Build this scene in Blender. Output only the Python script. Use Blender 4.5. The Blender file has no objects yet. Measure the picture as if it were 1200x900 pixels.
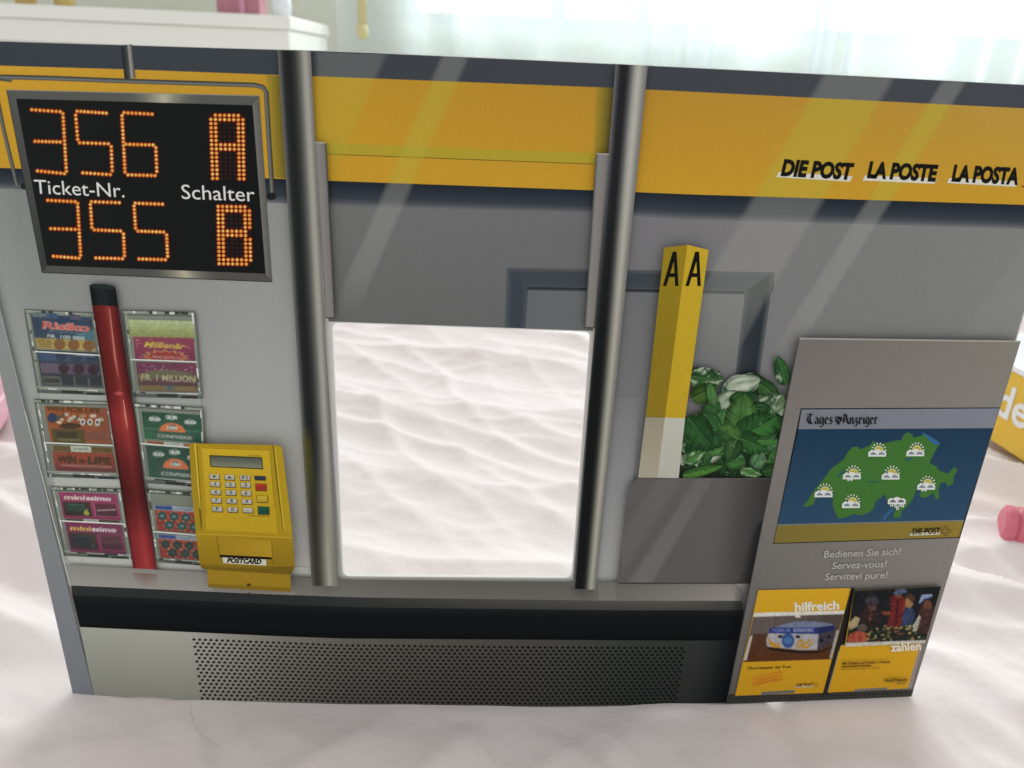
import bpy, bmesh, math, random
import numpy as np
from mathutils import Vector, Matrix, noise
random.seed(7)
sc = bpy.context.scene
col = sc.collection

# ------------------------------------------------------------------ camera model
# pose solved from the vanishing points of the printed card (photo is 1200 x 900)
F = 910.0
R1 = np.array([0.99889814, 0.02709453, 0.03831965])          # card right, in camera axes
R2 = np.array([-0.03956064, 0.92538063, 0.37696902])         # card down, in camera axes
R2 = R2 - R1 * (R1 @ R2); R2 /= np.linalg.norm(R2); R1 /= np.linalg.norm(R1)
ZW = -R2
YW = np.cross(ZW, R1)
M = np.stack([R1, YW, ZW], axis=1)                            # camera <- world
DEPTH = 0.50
O_cam = DEPTH * np.array([(576 - 600) / F, (810 - 450) / F, 1.0])   # card foot = world origin
CAM = -(M.T @ O_cam)

def ray(px, py):
    return M.T @ np.array([(px - 600) / F, (py - 450) / F, 1.0])
def at(px, py, Y):                                            # point of the vertical plane y = Y
    d = ray(px, py); t = (Y - CAM[1]) / d[1]
    p = CAM + t * d
    return Vector((p[0], p[1], p[2]))
def at_z(px, py, Z):                                          # point of the horizontal plane z = Z
    d = ray(px, py); t = (Z - CAM[2]) / d[2]
    p = CAM + t * d
    return Vector((p[0], p[1], p[2]))
def card(px, py):                                             # position on the card face
    p = at(px, py, 0.0)
    return (p.x, p.z)

# ------------------------------------------------------------------ helpers
def lin(c):
    c = max(0.0, min(255.0, c)) / 255.0
    return c / 12.92 if c <= 0.04045 else ((c + 0.055) / 1.055) ** 2.4
INK_GAIN = 1.30
def ink(c):
    return tuple(min(0.86, lin(v) * INK_GAIN) for v in c[:3]) + (1.0,)
def mix(a, b, t):
    return tuple(a[i] + (b[i] - a[i]) * t for i in range(3))
def ramp(stops, t):
    if t <= stops[0][0]: return stops[0][1]
    for (t0, c0), (t1, c1) in zip(stops, stops[1:]):
        if t <= t1: return mix(c0, c1, (t - t0) / max(1e-9, t1 - t0))
    return stops[-1][1]
def lerp(a, b, t): return a + (b - a) * t
def pl(p, q, t): return (lerp(p[0], q[0], t), lerp(p[1], q[1], t))
def poly_fn(pts):
    def f(x):
        if x <= pts[0][0]: a, b = pts[0], pts[1]
        elif x >= pts[-1][0]: a, b = pts[-2], pts[-1]
        else:
            for a, b in zip(pts, pts[1:]):
                if x <= b[0]: break
        return a[1] + (b[1] - a[1]) * (x - a[0]) / (b[0] - a[0])
    return f
def quad(q):                                                  # q = TL, TR, BR, BL ; s right, t down
    def f(s, t): return pl(pl(q[0], q[1], s), pl(q[3], q[2], s), t)
    return f

def new_mat(name):
    m = bpy.data.materials.new(name); m.use_nodes = True
    nt = m.node_tree
    return m, nt, nt.nodes['Principled BSDF'], nt.nodes['Material Output']
def simple_mat(name, rgb, rough=0.5, metal=0.0, noise_amt=0.08, scale=40, bump=0.0, spec=0.5):
    m, nt, b, o = new_mat(name)
    b.inputs['Roughness'].default_value = rough
    b.inputs['Metallic'].default_value = metal
    b.inputs['Specular IOR Level'].default_value = spec
    tc = nt.nodes.new('ShaderNodeTexCoord')
    n = nt.nodes.new('ShaderNodeTexNoise'); n.inputs['Scale'].default_value = scale
    n.inputs['Detail'].default_value = 4
    nt.links.new(tc.outputs['Object'], n.inputs['Vector'])
    mr = nt.nodes.new('ShaderNodeMapRange')
    mr.inputs['To Min'].default_value = 1 - noise_amt; mr.inputs['To Max'].default_value = 1 + noise_amt
    nt.links.new(n.outputs['Fac'], mr.inputs['Value'])
    mx = nt.nodes.new('ShaderNodeVectorMath'); mx.operation = 'SCALE'
    mx.inputs[0].default_value = rgb
    nt.links.new(mr.outputs['Result'], mx.inputs['Scale'])
    nt.links.new(mx.outputs['Vector'], b.inputs['Base Color'])
    if bump:
        bp = nt.nodes.new('ShaderNodeBump'); bp.inputs['Strength'].default_value = bump
        bp.inputs['Distance'].default_value = 0.001
        nt.links.new(n.outputs['Fac'], bp.inputs['Height'])
        nt.links.new(bp.outputs['Normal'], b.inputs['Normal'])
    return m

# printed ink on laminated card: colour of the artwork from the mesh, fine canvas grain on top
def ink_mat():
    m, nt, b, o = new_mat('printed_card')
    b.inputs['Roughness'].default_value = 0.6
    b.inputs['Specular IOR Level'].default_value = 0.08
    a = nt.nodes.new('ShaderNodeAttribute'); a.attribute_name = 'ink'
    tc = nt.nodes.new('ShaderNodeTexCoord')
    n = nt.nodes.new('ShaderNodeTexNoise'); n.inputs['Scale'].default_value = 1500; n.inputs['Detail'].default_value = 2
    nt.links.new(tc.outputs['Object'], n.inputs['Vector'])
    n2 = nt.nodes.new('ShaderNodeTexNoise'); n2.inputs['Scale'].default_value = 420; n2.inputs['Detail'].default_value = 3
    nt.links.new(tc.outputs['Object'], n2.inputs['Vector'])
    ad = nt.nodes.new('ShaderNodeMath'); ad.operation = 'ADD'
    nt.links.new(n.outputs['Fac'], ad.inputs[0]); nt.links.new(n2.outputs['Fac'], ad.inputs[1])
    mr = nt.nodes.new('ShaderNodeMapRange')
    mr.inputs['From Min'].default_value = 0.6; mr.inputs['From Max'].default_value = 1.4
    mr.inputs['To Min'].default_value = 0.945; mr.inputs['To Max'].default_value = 1.055
    nt.links.new(ad.outputs[0], mr.inputs['Value'])
    mx = nt.nodes.new('ShaderNodeVectorMath'); mx.operation = 'SCALE'
    nt.links.new(a.outputs['Color'], mx.inputs[0]); nt.links.new(mr.outputs['Result'], mx.inputs['Scale'])
    nt.links.new(mx.outputs['Vector'], b.inputs['Base Color'])
    bp = nt.nodes.new('ShaderNodeBump'); bp.inputs['Strength'].default_value = 0.15; bp.inputs['Distance'].default_value = 0.0004
    nt.links.new(n2.outputs['Fac'], bp.inputs['Height']); nt.links.new(bp.outputs['Normal'], b.inputs['Normal'])
    return m
INK = ink_mat()
def glaze_mat(name, rgb, fac):                                # translucent white ink printed over the artwork
    m, nt, b, o = new_mat(name)
    b.inputs['Base Color'].default_value = (*rgb, 1); b.inputs['Roughness'].default_value = 0.6
    b.inputs['Specular IOR Level'].default_value = 0.0
    a = nt.nodes.new('ShaderNodeAttribute'); a.attribute_name = 'ink'
    ml = nt.nodes.new('ShaderNodeMath'); ml.operation = 'MULTIPLY'; ml.inputs[1].default_value = fac
    nt.links.new(a.outputs['Fac'], ml.inputs[0])
    t = nt.nodes.new('ShaderNodeBsdfTransparent'); ms = nt.nodes.new('ShaderNodeMixShader')
    nt.links.new(ml.outputs[0], ms.inputs[0]); nt.links.new(t.outputs[0], ms.inputs[1]); nt.links.new(b.outputs[0], ms.inputs[2])
    nt.links.new(ms.outputs[0], o.inputs['Surface'])
    return m
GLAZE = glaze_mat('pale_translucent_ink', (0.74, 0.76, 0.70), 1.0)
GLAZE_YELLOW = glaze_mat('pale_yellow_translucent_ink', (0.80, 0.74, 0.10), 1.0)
PLASTIC = glaze_mat('hazy_clear_plastic_ink', (0.30, 0.33, 0.28), 1.0)
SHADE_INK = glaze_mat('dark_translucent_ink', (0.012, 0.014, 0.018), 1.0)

def empty(name, loc=(0, 0, 0), rz=0):
    o = bpy.data.objects.new(name, None); col.objects.link(o)
    o.location = loc; o.rotation_euler = (0, 0, rz); o.empty_display_size = 0.02
    return o
def tag(o, label=None, cat=None, group=None, kind=None):
    if label: o['label'] = label
    if cat: o['category'] = cat
    if group: o['group'] = group
    if kind: o['kind'] = kind
    return o
def link_bm(name, bm, mat, parent=None, smooth=False):
    me = bpy.data.meshes.new(name); bm.normal_update(); bm.to_mesh(me); bm.free()
    if smooth:
        for p in me.polygons: p.use_smooth = True
    me.materials.append(mat)
    o = bpy.data.objects.new(name, me); col.objects.link(o)
    if parent: o.parent = parent
    return o

LAYER = [0]
STEP = 3.5e-6                                                 # thickness of one ink pass
def text_mesh(s, bold=0.0, shear=0.0, res=3):
    cu = bpy.data.curves.new('lettering', 'FONT'); cu.body = s; cu.size = 1.0
    cu.resolution_u = res; cu.offset = bold; cu.shear = shear; cu.fill_mode = 'FRONT'
    ob = bpy.data.objects.new('lettering', cu); col.objects.link(ob)
    dg = bpy.context.evaluated_depsgraph_get()
    me = bpy.data.meshes.new_from_object(ob.evaluated_get(dg))
    vs = [tuple(v.co) for v in me.vertices]; fs = [tuple(p.vertices) for p in me.polygons]
    bpy.data.objects.remove(ob); bpy.data.curves.remove(cu); bpy.data.meshes.remove(me)
    return vs, fs
CAP = [None]

class Ink:
    """collects printed shapes, given in photo pixels, on the face of the card"""
    def __init__(s): s.v = []; s.f = []; s.c = []; s.px = []
    def z(s): LAYER[0] += 1; return -LAYER[0] * STEP
    def _add(s, pts, faces, cols, z):
        b = len(s.v)
        for (x, y) in pts:
            u, w = card(x, y); s.v.append((u, z, w)); s.px.append((x, y))
        s.f += [tuple(b + i for i in f) for f in faces]; s.c += cols
    def poly(s, pts, c, z=None):
        z = s.z() if z is None else z
        s._add(pts, [tuple(range(len(pts)))], [c] * len(pts), z); return s
    def grid(s, fn, nx, ny, cf, z=None):
        z = s.z() if z is None else z
        pts = []; cols = []
        for j in range(ny + 1):
            for i in range(nx + 1):
                a, b = i / nx, j / ny
                pts.append(fn(a, b)); cols.append(cf(a, b))
        w = nx + 1
        fs = [(j * w + i, j * w + i + 1, (j + 1) * w + i + 1, (j + 1) * w + i) for j in range(ny) for i in range(nx)]
        s._add(pts, fs, cols, z); return s
    def line(s, p, q, w, c, z=None):
        dx, dy = q[0] - p[0], q[1] - p[1]; L = math.hypot(dx, dy) or 1
        nx, ny = -dy / L * w / 2, dx / L * w / 2
        return s.poly([(p[0] + nx, p[1] + ny), (q[0] + nx, q[1] + ny), (q[0] - nx, q[1] - ny), (p[0] - nx, p[1] - ny)], c, z)
    def path(s, pts, w, c):
        z = s.z()
        n = len(pts); L = []; R = []
        for i, p in enumerate(pts):
            a = pts[max(0, i - 1)]; b = pts[min(n - 1, i + 1)]
            dx, dy = b[0] - a[0], b[1] - a[1]; l = math.hypot(dx, dy) or 1
            ww = w[i] if isinstance(w, (list, tuple)) else w
            L.append((p[0] - dy / l * ww / 2, p[1] + dx / l * ww / 2)); R.append((p[0] + dy / l * ww / 2, p[1] - dx / l * ww / 2))
        s._add(L + R, [(i, i + 1, n + i + 1, n + i) for i in range(n - 1)], [c] * (2 * n), z); return s
    def tube(s, pts, w, stops, z=None):                       # gradient across the width
        z = s.z() if z is None else z
        n = len(pts); K = 6; P = []; C = []
        for i, p in enumerate(pts):
            a = pts[max(0, i - 1)]; b = pts[min(n - 1, i + 1)]
            dx, dy = b[0] - a[0], b[1] - a[1]; l = math.hypot(dx, dy) or 1
            for k in range(K + 1):
                t = k / K; o = (t - .5) * w
                P.append((p[0] + dy / l * o, p[1] - dx / l * o)); C.append(ramp(stops, t))
        f = [(i * (K + 1) + k, i * (K + 1) + k + 1, (i + 1) * (K + 1) + k + 1, (i + 1) * (K + 1) + k) for i in range(n - 1) for k in range(K)]
        s._add(P, f, C, z); return s
    def disc(s, c, rx, ry, colr, n=14, z=None, rot=0.0, rim=None):
        z = s.z() if z is None else z
        ca, sa = math.cos(rot), math.sin(rot)
        pts = [(c[0] + rx * math.cos(2 * math.pi * k / n) * ca - ry * math.sin(2 * math.pi * k / n) * sa,
                c[1] + rx * math.cos(2 * math.pi * k / n) * sa + ry * math.sin(2 * math.pi * k / n) * ca) for k in range(n)]
        if rim is None: return s.poly(pts, colr, z)
        s._add([c] + pts, [(0, 1 + k, 1 + (k + 1) % n) for k in range(n)], [colr] + [rim] * n, z); return s
    def text(s, t, p, q, h, c, bold=0.0, shear=0.0, up=None):
        """p, q: ends of the baseline; h: cap height in px"""
        vs, fs = text_mesh(t, bold, shear)
        if not vs: return s
        x0 = min(v[0] for v in vs); x1 = max(v[0] for v in vs)
        dx, dy = (q[0] - p[0]), (q[1] - p[1]); L = math.hypot(dx, dy)
        if up is None: up = (dy / L * h, -dx / L * h)
        pts = [(p[0] + dx * (v[0] - x0) / (x1 - x0) + up[0] * v[1] / CAPH, p[1] + dy * (v[0] - x0) / (x1 - x0) + up[1] * v[1] / CAPH) for v in vs]
        s._add(pts, fs, [c] * len(pts), s.z()); return s
    def build(s, name, parent, label=None, mat=None):
        me = bpy.data.meshes.new(name); me.from_pydata(s.v, [], s.f)
        at_ = me.color_attributes.new('ink', 'FLOAT_COLOR', 'POINT')
        if mat is None or mat is INK:
            buf = [x for c in s.c for x in ink(c)]
        else:
            buf = [x for c in s.c for x in (c, c, c, 1.0)]
        at_.data.foreach_set('color', buf)
        me.materials.append(mat or INK); me.update()
        o = bpy.data.objects.new(name, me); col.objects.link(o); o.parent = parent
        if label: o['label'] = label
        return o
def soft_print(src, fn, nx, ny, base, blur=.6, grain=.05, res=4, gain=1.0):
    """re-prints the collected shapes as a small photographic halftone: one fine mesh, edges softened"""
    pts = [fn(a, b) for a in (0, .5, 1) for b in (0, .5, 1)]
    x0 = min(p[0] for p in pts) - 3; y0 = min(p[1] for p in pts) - 3
    W = int((max(p[0] for p in pts) + 3 - x0) * res) + 2; H = int((max(p[1] for p in pts) + 3 - y0) * res) + 2
    img = np.empty((H, W, 3)); img[:] = base
    P = (np.array(src.px) - np.array([x0, y0])) * res
    for f in src.f:
        q = P[list(f)]
        a0, b0 = np.floor(q.min(0)).astype(int); a1, b1 = np.ceil(q.max(0)).astype(int) + 1
        a0, b0, a1, b1 = max(a0, 0), max(b0, 0), min(a1, W), min(b1, H)
        if a1 <= a0 or b1 <= b0: continue
        gx, gy = np.meshgrid(np.arange(a0, a1) + .5, np.arange(b0, b1) + .5)
        ins = np.zeros(gx.shape, bool)
        n = len(q)
        for i in range(n):
            xa, ya = q[i]; xb, yb2 = q[(i + 1) % n]
            if ya == yb2: continue
            c_ = ((ya > gy) != (yb2 > gy)) & (gx < (xb - xa) * (gy - ya) / (yb2 - ya) + xa)
            ins ^= c_
        colr = np.mean([src.c[i] for i in f], axis=0)
        img[b0:b1, a0:a1][ins] = colr
    r = max(1, int(round(blur * res)))
    k = np.exp(-.5 * (np.arange(-2 * r, 2 * r + 1) / r) ** 2); k /= k.sum()
    for ax in (0, 1):
        pad = [(0, 0)] * 3; pad[ax] = (2 * r, 2 * r)
        e = np.pad(img, pad, mode='edge'); acc = np.zeros_like(img)
        for i, w in enumerate(k):
            sl = [slice(None)] * 3; sl[ax] = slice(i, i + img.shape[ax]); acc += w * e[tuple(sl)]
        img = acc
    rng = np.random.default_rng(3)
    out = Ink()
    def cf(a, b):
        x, y = fn(a, b)
        i = min(H - 1, max(0, int((y - y0) * res))); j = min(W - 1, max(0, int((x - x0) * res)))
        g = gain + grain * rng.normal() + .09 * noise.noise((x * .28, y * .28, 1.3)) + .05 * noise.noise((x * .8, y * .8, 4.1))
        return tuple(v * g for v in img[i, j])
    out.grid(fn, nx, ny, cf)
    return out
CAPH = max(v[1] for v in text_mesh('H')[0])

# ------------------------------------------------------------------ the card
# the object is one flat printed card: poles, counter, sheen and shading of the pictured counter are ink on it
panel = tag(empty('play_panel'), 'printed cardboard post office counter with a window cut through it, upright on the white sheet', 'play panel')
TOP = [(-86, 45), (0, 48), (130, 52), (260, 56), (400, 60), (600, 69), (800, 78.5), (1000, 88.5), (1200, 99), (1284, 103.5)]
topf = poly_fn(TOP)
BOT = [(87, 809.5), (112, 811), (235, 817), (400, 822), (640, 825), (760, 823.5), (860, 820), (960, 816), (1065, 811.5)]
botf = poly_fn(BOT)
def XL(y): return 87 - 0.2255 * (809 - y)
def XR(y): return 1065 + 0.3035 * (812 - y)
HOLE = [(389, 378), (692, 389), (670.2, 677.2), (402, 675.2)]
def rounded(pts, r, n=5):
    out = []; k = len(pts)
    for i in range(k):
        a, b, c = pts[i - 1], pts[i], pts[(i + 1) % k]
        la = math.hypot(a[0] - b[0], a[1] - b[1]); lc = math.hypot(c[0] - b[0], c[1] - b[1])
        p = pl(b, a, r / la); q = pl(b, c, r / lc)
        for j in range(n + 1):
            t = j / n
            out.append(((1 - t) ** 2 * p[0] + 2 * t * (1 - t) * b[0] + t * t * q[0], (1 - t) ** 2 * p[1] + 2 * t * (1 - t) * b[1] + t * t * q[1]))
    return out
card_white = simple_mat('raw_card_edge', (0.78, 0.77, 0.74), 0.8, noise_amt=0.04, scale=600, bump=0.2)
outline = [(x, y) for x, y in TOP] + [(XR(480), 480)] + [(x, y) for x, y in reversed(BOT)] + [(XL(480), 480)]
hole_pts = rounded(HOLE, 8)
bm = bmesh.new()
THICK = 0.0026
def loop(pts):
    vs = [bm.verts.new((card(*p)[0], 0, card(*p)[1])) for p in pts]
    return [bm.edges.new((vs[i], vs[(i + 1) % len(vs)])) for i in range(len(vs))]
es = loop(outline) + loop(hole_pts)
r = bmesh.ops.triangle_fill(bm, use_beauty=True, use_dissolve=False, edges=es)
faces = [g for g in r['geom'] if isinstance(g, bmesh.types.BMFace)]
ex = bmesh.ops.extrude_face_region(bm, geom=faces)
for g in ex['geom']:
    if isinstance(g, bmesh.types.BMVert): g.co.y += THICK
bmesh.ops.recalc_face_normals(bm, faces=bm.faces)
link_bm('card_sheet', bm, card_white, panel)

def band(tf, bf, xlt, xlb, xrt, xrb, nx, ny, cf, inkobj):
    def fn(s, t):
        a = (lerp(xlt, xrt, s), 0); b = (lerp(xlb, xrb, s), 0)
        return pl((a[0], tf(a[0])), (b[0], bf(b[0])), t)
    return inkobj.grid(fn, nx, ny, cf)

yel_top = poly_fn([(-80, 74), (0, 77), (140, 81), (330, 88), (400, 90.5), (720, 103), (800, 107), (1200, 127), (1284, 131)])
yel_bot = poly_fn([(-60, 195), (0, 196.7), (390, 212), (696, 223), (800, 227.5), (1200, 240), (1250, 242)])
shd_bot = poly_fn([(-60, 219), (0, 221), (400, 242), (690, 250), (800, 257), (1200, 268), (1250, 270)])
hole_l = lambda y: 388 + (401 - 388) * (y - 377) / 299
hole_r = lambda y: 693 + (671 - 693) * (y - 388) / 290
hole_t = poly_fn([(300, 373.8), (388, 377), (693, 388), (760, 390.4)])
shelf_back = poly_fn([(70, 656), (82, 659), (185, 664.5), (250, 668), (345, 673), (401, 676.4), (671, 679), (868, 679)])
shelf_edge = poly_fn([(85, 683), (320, 693.5), (420, 697), (720, 701), (868, 701)])
lip_bot = poly_fn([(87, 694), (320, 704.5), (420, 708.5), (720, 712), (868, 712)])
blk_bot = poly_fn([(95, 731.5), (320, 742), (400, 745), (800, 747.6), (868, 747)])

# --- wall background -------------------------------------------------------
w = Ink()
# left wall
wl = [(0, (158, 162, 156)), (.12, (138, 142, 141)), (.45, (143, 145, 144)), (.8, (152, 154, 152)), (1, (150, 152, 150))]
def wall_left(s, t):
    c = ramp(wl, s); k = 0.93 + 0.16 * min(1, max(0, (t - .1) / .6))
    if t > .9: k += (t - .9) * 1.6
    return tuple(v * k for v in c)
w.grid(lambda s, t: pl((lerp(XL(199) + 1, 368, s), lerp(193, 209, s)), (lerp(XL(700), hole_l(676), s), lerp(654, 677, s)), t), 14, 14, wall_left)
# centre wall over the hole
w.grid(lambda s, t: pl((lerp(366, 712, s), yel_bot(lerp(366, 712, s))), (lerp(hole_l(377) - 3, 694.6, s), hole_t(lerp(385, 694.6, s)) - .2), t), 10, 8,
       lambda s, t: mix(mix((113, 114, 114), (108, 109, 112), s), (98, 100, 100), t * .8))
# right wall
w.grid(lambda s, t: pl((lerp(711, XR(243) - .6, s), yel_bot(lerp(711, XR(243), s))), (lerp(671.5, XR(690), s), lerp(679, 690, s)), t), 14, 14,
       lambda s, t: mix(ramp([(0, (116, 116, 119)), (.3, (120, 120, 122)), (.7, (121, 123, 122)), (1, (126, 128, 125))], s), (128, 128, 130), max(0, t - .3) * .9))
w.build('wall_print', panel)
# pale wall strip right of the window
w = Ink()
w.grid(quad([(712, 440), (752, 440), (731, 680), (694, 680)]), 2, 10, lambda s, t: ramp([(0, (116, 117, 120)), (.5, (140, 142, 144)), (1, (166, 168, 166))], t))
w.build('wall_strip', panel)

# --- bands ---------------------------------------------------------------
b = Ink()
band(lambda x: topf(x) + .5, yel_top, -86 + .6, XL(75), XR(103) - .6, XR(130) - .5, 24, 1, lambda s, t: ramp([(0, (56, 64, 70)), (.5, (62, 67, 73)), (1, (68, 72, 78))], s), b)
b.build('dark_band', panel)
b = Ink()
def yc(s, t):
    c = ramp([(0, (196, 156, 50)), (.35, (178, 142, 42)), (.6, (172, 134, 44)), (.85, (174, 140, 54)), (1, (176, 148, 66))], s)
    return mix((c[0] * 1.03, c[1] * 1.0, c[2] * 1.06), (192, 148, 44), t)
band(yel_top, yel_bot, XL(75), XL(195), XR(130) - .5, XR(242) - .5, 24, 4, yc, b)
b.grid(lambda s, t: (lerp(383, 698, s) - (0 if s < .5 else t * 1.2), lerp(167.5, 179.5, s) + t * 13), 8, 2, lambda s, t: ((172, 152, 48)))
b.line((384, 180.6), (697, 192.4), 1.0, (110, 90, 34))
b.build('yellow_band', panel)
b = Ink()
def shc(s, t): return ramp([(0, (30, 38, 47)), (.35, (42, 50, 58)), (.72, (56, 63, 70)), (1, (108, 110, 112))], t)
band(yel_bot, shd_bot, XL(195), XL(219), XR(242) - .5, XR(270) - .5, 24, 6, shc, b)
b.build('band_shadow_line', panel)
# shadows of the poles, inked darker olive on the yellow band
b = Ink()
b.grid(quad([(311, 88), (331, 89), (337, 209), (318, 208)]), 4, 2, lambda s, t: ramp([(0, (170, 140, 42)), (.4, (140, 122, 42)), (1, (118, 106, 44))], s))
b.build('pole_shadow_ink', panel)
b = Ink()
b.grid(quad([(698, 102), (722, 103), (714, 181), (696, 180)]), 4, 2, lambda s, t: ramp([(0, (164, 136, 44)), (.35, (136, 118, 42)), (1, (96, 88, 44))], s))
b.build('pole_shadow_ink', panel)

# --- doorway -------------------------------------------------------------
d = Ink()
d.grid(quad([(617, 338), (700, 339.6), (694, 387.8), (615, 385)]), 4, 3, lambda s, t: mix((100, 103, 106), (103, 106, 108), s))
d.build('door_panel', panel)
d = Ink()
d.grid(quad([(714, 340), (876, 343), (866, 470), (704, 466)]), 8, 4, lambda s, t: mix(mix((106, 108, 111), (115, 117, 117), s), (120, 121, 122), t * .7))
d.build('door_panel', panel)
d2 = Ink()
soft = lambda s, t: ramp([(0, (88, 92, 94)), (.25, (62, 69, 76)), (.75, (64, 71, 77)), (1, (70, 76, 81))], t)
d2.grid(quad([(594, 313.5), (908, 319), (906, 341), (617, 336)]), 12, 4, lambda s, t: mix(soft(s, t), (84, 90, 93), max(0, s - .62) * 2.2 if s < .97 else .5))
d2.grid(quad([(594, 313.5), (619, 336.5), (616, 384.6), (591, 384)]), 4, 3, lambda s, t: ramp([(0, (86, 90, 92)), (.25, (60, 68, 76)), (.8, (58, 66, 74)), (1, (78, 83, 87))], s))
d2.grid(quad([(617, 336), (876, 341), (876, 345), (617, 340)]), 8, 3, lambda s, t: ramp([(0, (46, 54, 60)), (.5, (42, 48, 54)), (1, (74, 78, 80))], t))
d2.grid(quad([(873, 341), (907, 319), (886, 470), (858, 470)]), 5, 5, lambda s, t: ramp([(0, (84, 88, 90)), (.2, (50, 56, 62)), (.8, (42, 49, 55)), (1, (90, 94, 95))], s))
d2.build('door_frame', panel)

# --- pale diagonal streaks (printed glass sheen) ----------------------------
def cross(p, q, fn):
    lo_, hi_ = 0.0, 1.0
    for _ in range(30):
        m_ = (lo_ + hi_) / 2; r_ = pl(p, q, m_)
        if r_[1] < fn(r_[0]): lo_ = m_
        else: hi_ = m_
    return hi_
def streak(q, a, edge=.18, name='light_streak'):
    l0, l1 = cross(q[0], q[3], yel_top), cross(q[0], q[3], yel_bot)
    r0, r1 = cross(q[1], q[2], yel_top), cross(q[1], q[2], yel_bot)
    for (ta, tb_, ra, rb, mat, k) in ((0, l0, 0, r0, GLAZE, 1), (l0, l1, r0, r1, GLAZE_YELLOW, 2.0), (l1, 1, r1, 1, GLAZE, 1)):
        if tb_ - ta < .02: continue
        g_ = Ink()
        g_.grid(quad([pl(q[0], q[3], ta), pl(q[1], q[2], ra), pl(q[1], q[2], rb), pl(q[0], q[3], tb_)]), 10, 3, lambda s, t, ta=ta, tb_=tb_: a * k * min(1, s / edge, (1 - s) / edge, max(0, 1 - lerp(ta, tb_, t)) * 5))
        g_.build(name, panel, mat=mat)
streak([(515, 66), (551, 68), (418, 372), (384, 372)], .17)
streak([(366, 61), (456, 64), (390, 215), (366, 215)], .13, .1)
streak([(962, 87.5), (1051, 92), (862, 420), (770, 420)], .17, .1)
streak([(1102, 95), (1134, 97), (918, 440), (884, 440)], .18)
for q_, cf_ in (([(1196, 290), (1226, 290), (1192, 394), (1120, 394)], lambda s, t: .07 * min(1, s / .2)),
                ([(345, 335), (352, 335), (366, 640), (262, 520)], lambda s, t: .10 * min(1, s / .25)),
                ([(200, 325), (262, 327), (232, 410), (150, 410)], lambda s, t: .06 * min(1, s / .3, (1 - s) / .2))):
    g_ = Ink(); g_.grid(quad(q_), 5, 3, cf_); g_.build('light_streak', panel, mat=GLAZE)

# --- lettering on the band -----------------------------------------------
t = Ink()
BL = (20, 20, 18)
for p, q, txt, u0, u1 in [((914.5, 206.5), (1000.5, 211.5), 'DIE POST', (913.5, 201.5), (1000, 206.5)),
                          ((1015.5, 209), (1099, 213.5), 'LA POSTE', (1014.5, 205.5), (1099, 209)),
                          ((1114.5, 213), (1192.5, 217), 'LA POSTA', (1113.5, 208.5), (1194, 212.5))]:
    c = (206, 204, 190)
    dx = (u1[0] - u0[0]); 
    t.poly([(u0[0] - 1, u0[1]), (u1[0] - 1, u1[1]), (u1[0] - 4, u1[1] + 6.4), (u0[0] - 4, u0[1] + 6)], c)
    t.text(txt, (p[0], p[1] - 1.5), (q[0], q[1] - 1.5), 17.5, BL, bold=.055, shear=.22)
t.poly([(1197, 217.6), (1232, 219.2), (1232, 220.8), (1197, 219.2)], (120, 50, 36))
t.build('band_lettering', panel)

# --- display -------------------------------------------------------------
D = lambda x, y: (x / 3.462, 80 + y / 3.462)
hb = Ink()
met = [(0, (58, 60, 58)), (.3, (120, 122, 116)), (.6, (92, 94, 90)), (1, (44, 46, 44))]
hb.tube([(148.5, 52.5), (152.5, 92)], 13, [(0, (36, 38, 38)), (.25, (50, 54, 54)), (.5, (70, 72, 72)), (.68, (160, 160, 152)), (.85, (108, 110, 106)), (1, (60, 62, 60))])
hb.tube([(14, 94), (-2, 92), (-6, 100), (4, 150), (20, 217), (30, 218.5)], 4.5, met)
hb.tube([(0, 90), (60, 91.5), (150, 95), (230, 97.5), (298, 99.6), (308, 102), (312, 108), (315, 160), (319.5, 230)], 5.5, met)
hb.disc((318, 230), 6, 4.5, (30, 34, 34)); hb.disc((29, 218), 5, 4, (34, 38, 38))
disp = hb.build('ticket_display', panel)
fr = Ink()
FQ = [D(28, 88), D(1052, 112), D(1105, 866), D(172, 828)]; SQ = [D(66, 123), D(1025, 150), D(1078, 833), D(192, 800)]
hl = lambda base, pos: (lambda s, t: mix(base, (205, 200, 170), max(0, 1 - abs(s - pos) / .16) ** 2 * .8))
fr.grid(quad([FQ[0], FQ[1], SQ[1], SQ[0]]), 24, 1, hl((86, 88, 84), .62))
fr.grid(quad([SQ[3], SQ[2], FQ[2], FQ[3]]), 24, 1, hl((80, 80, 76), .62))
fr.grid(quad([FQ[0], SQ[0], SQ[3], FQ[3]]), 2, 6, lambda s, t: mix((84, 86, 84), (58, 60, 58), t))
fr.grid(quad([SQ[1], FQ[1], FQ[2], SQ[2]]), 3, 6, lambda s, t: mix((112, 112, 106), (92, 90, 86), s))
fr.line(FQ[0], FQ[1], .8, (140, 142, 134)); fr.line(FQ[3], FQ[2], 1.0, (46, 46, 44)); fr.line(FQ[0], FQ[3], 1, (52, 54, 52))
fr.build('display_frame', disp)
sn = Ink(); sn.grid(quad(SQ), 6, 6, lambda s, t: mix((24, 27, 27), (19, 21, 21), s))
sn.build('display_screen', disp)

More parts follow.
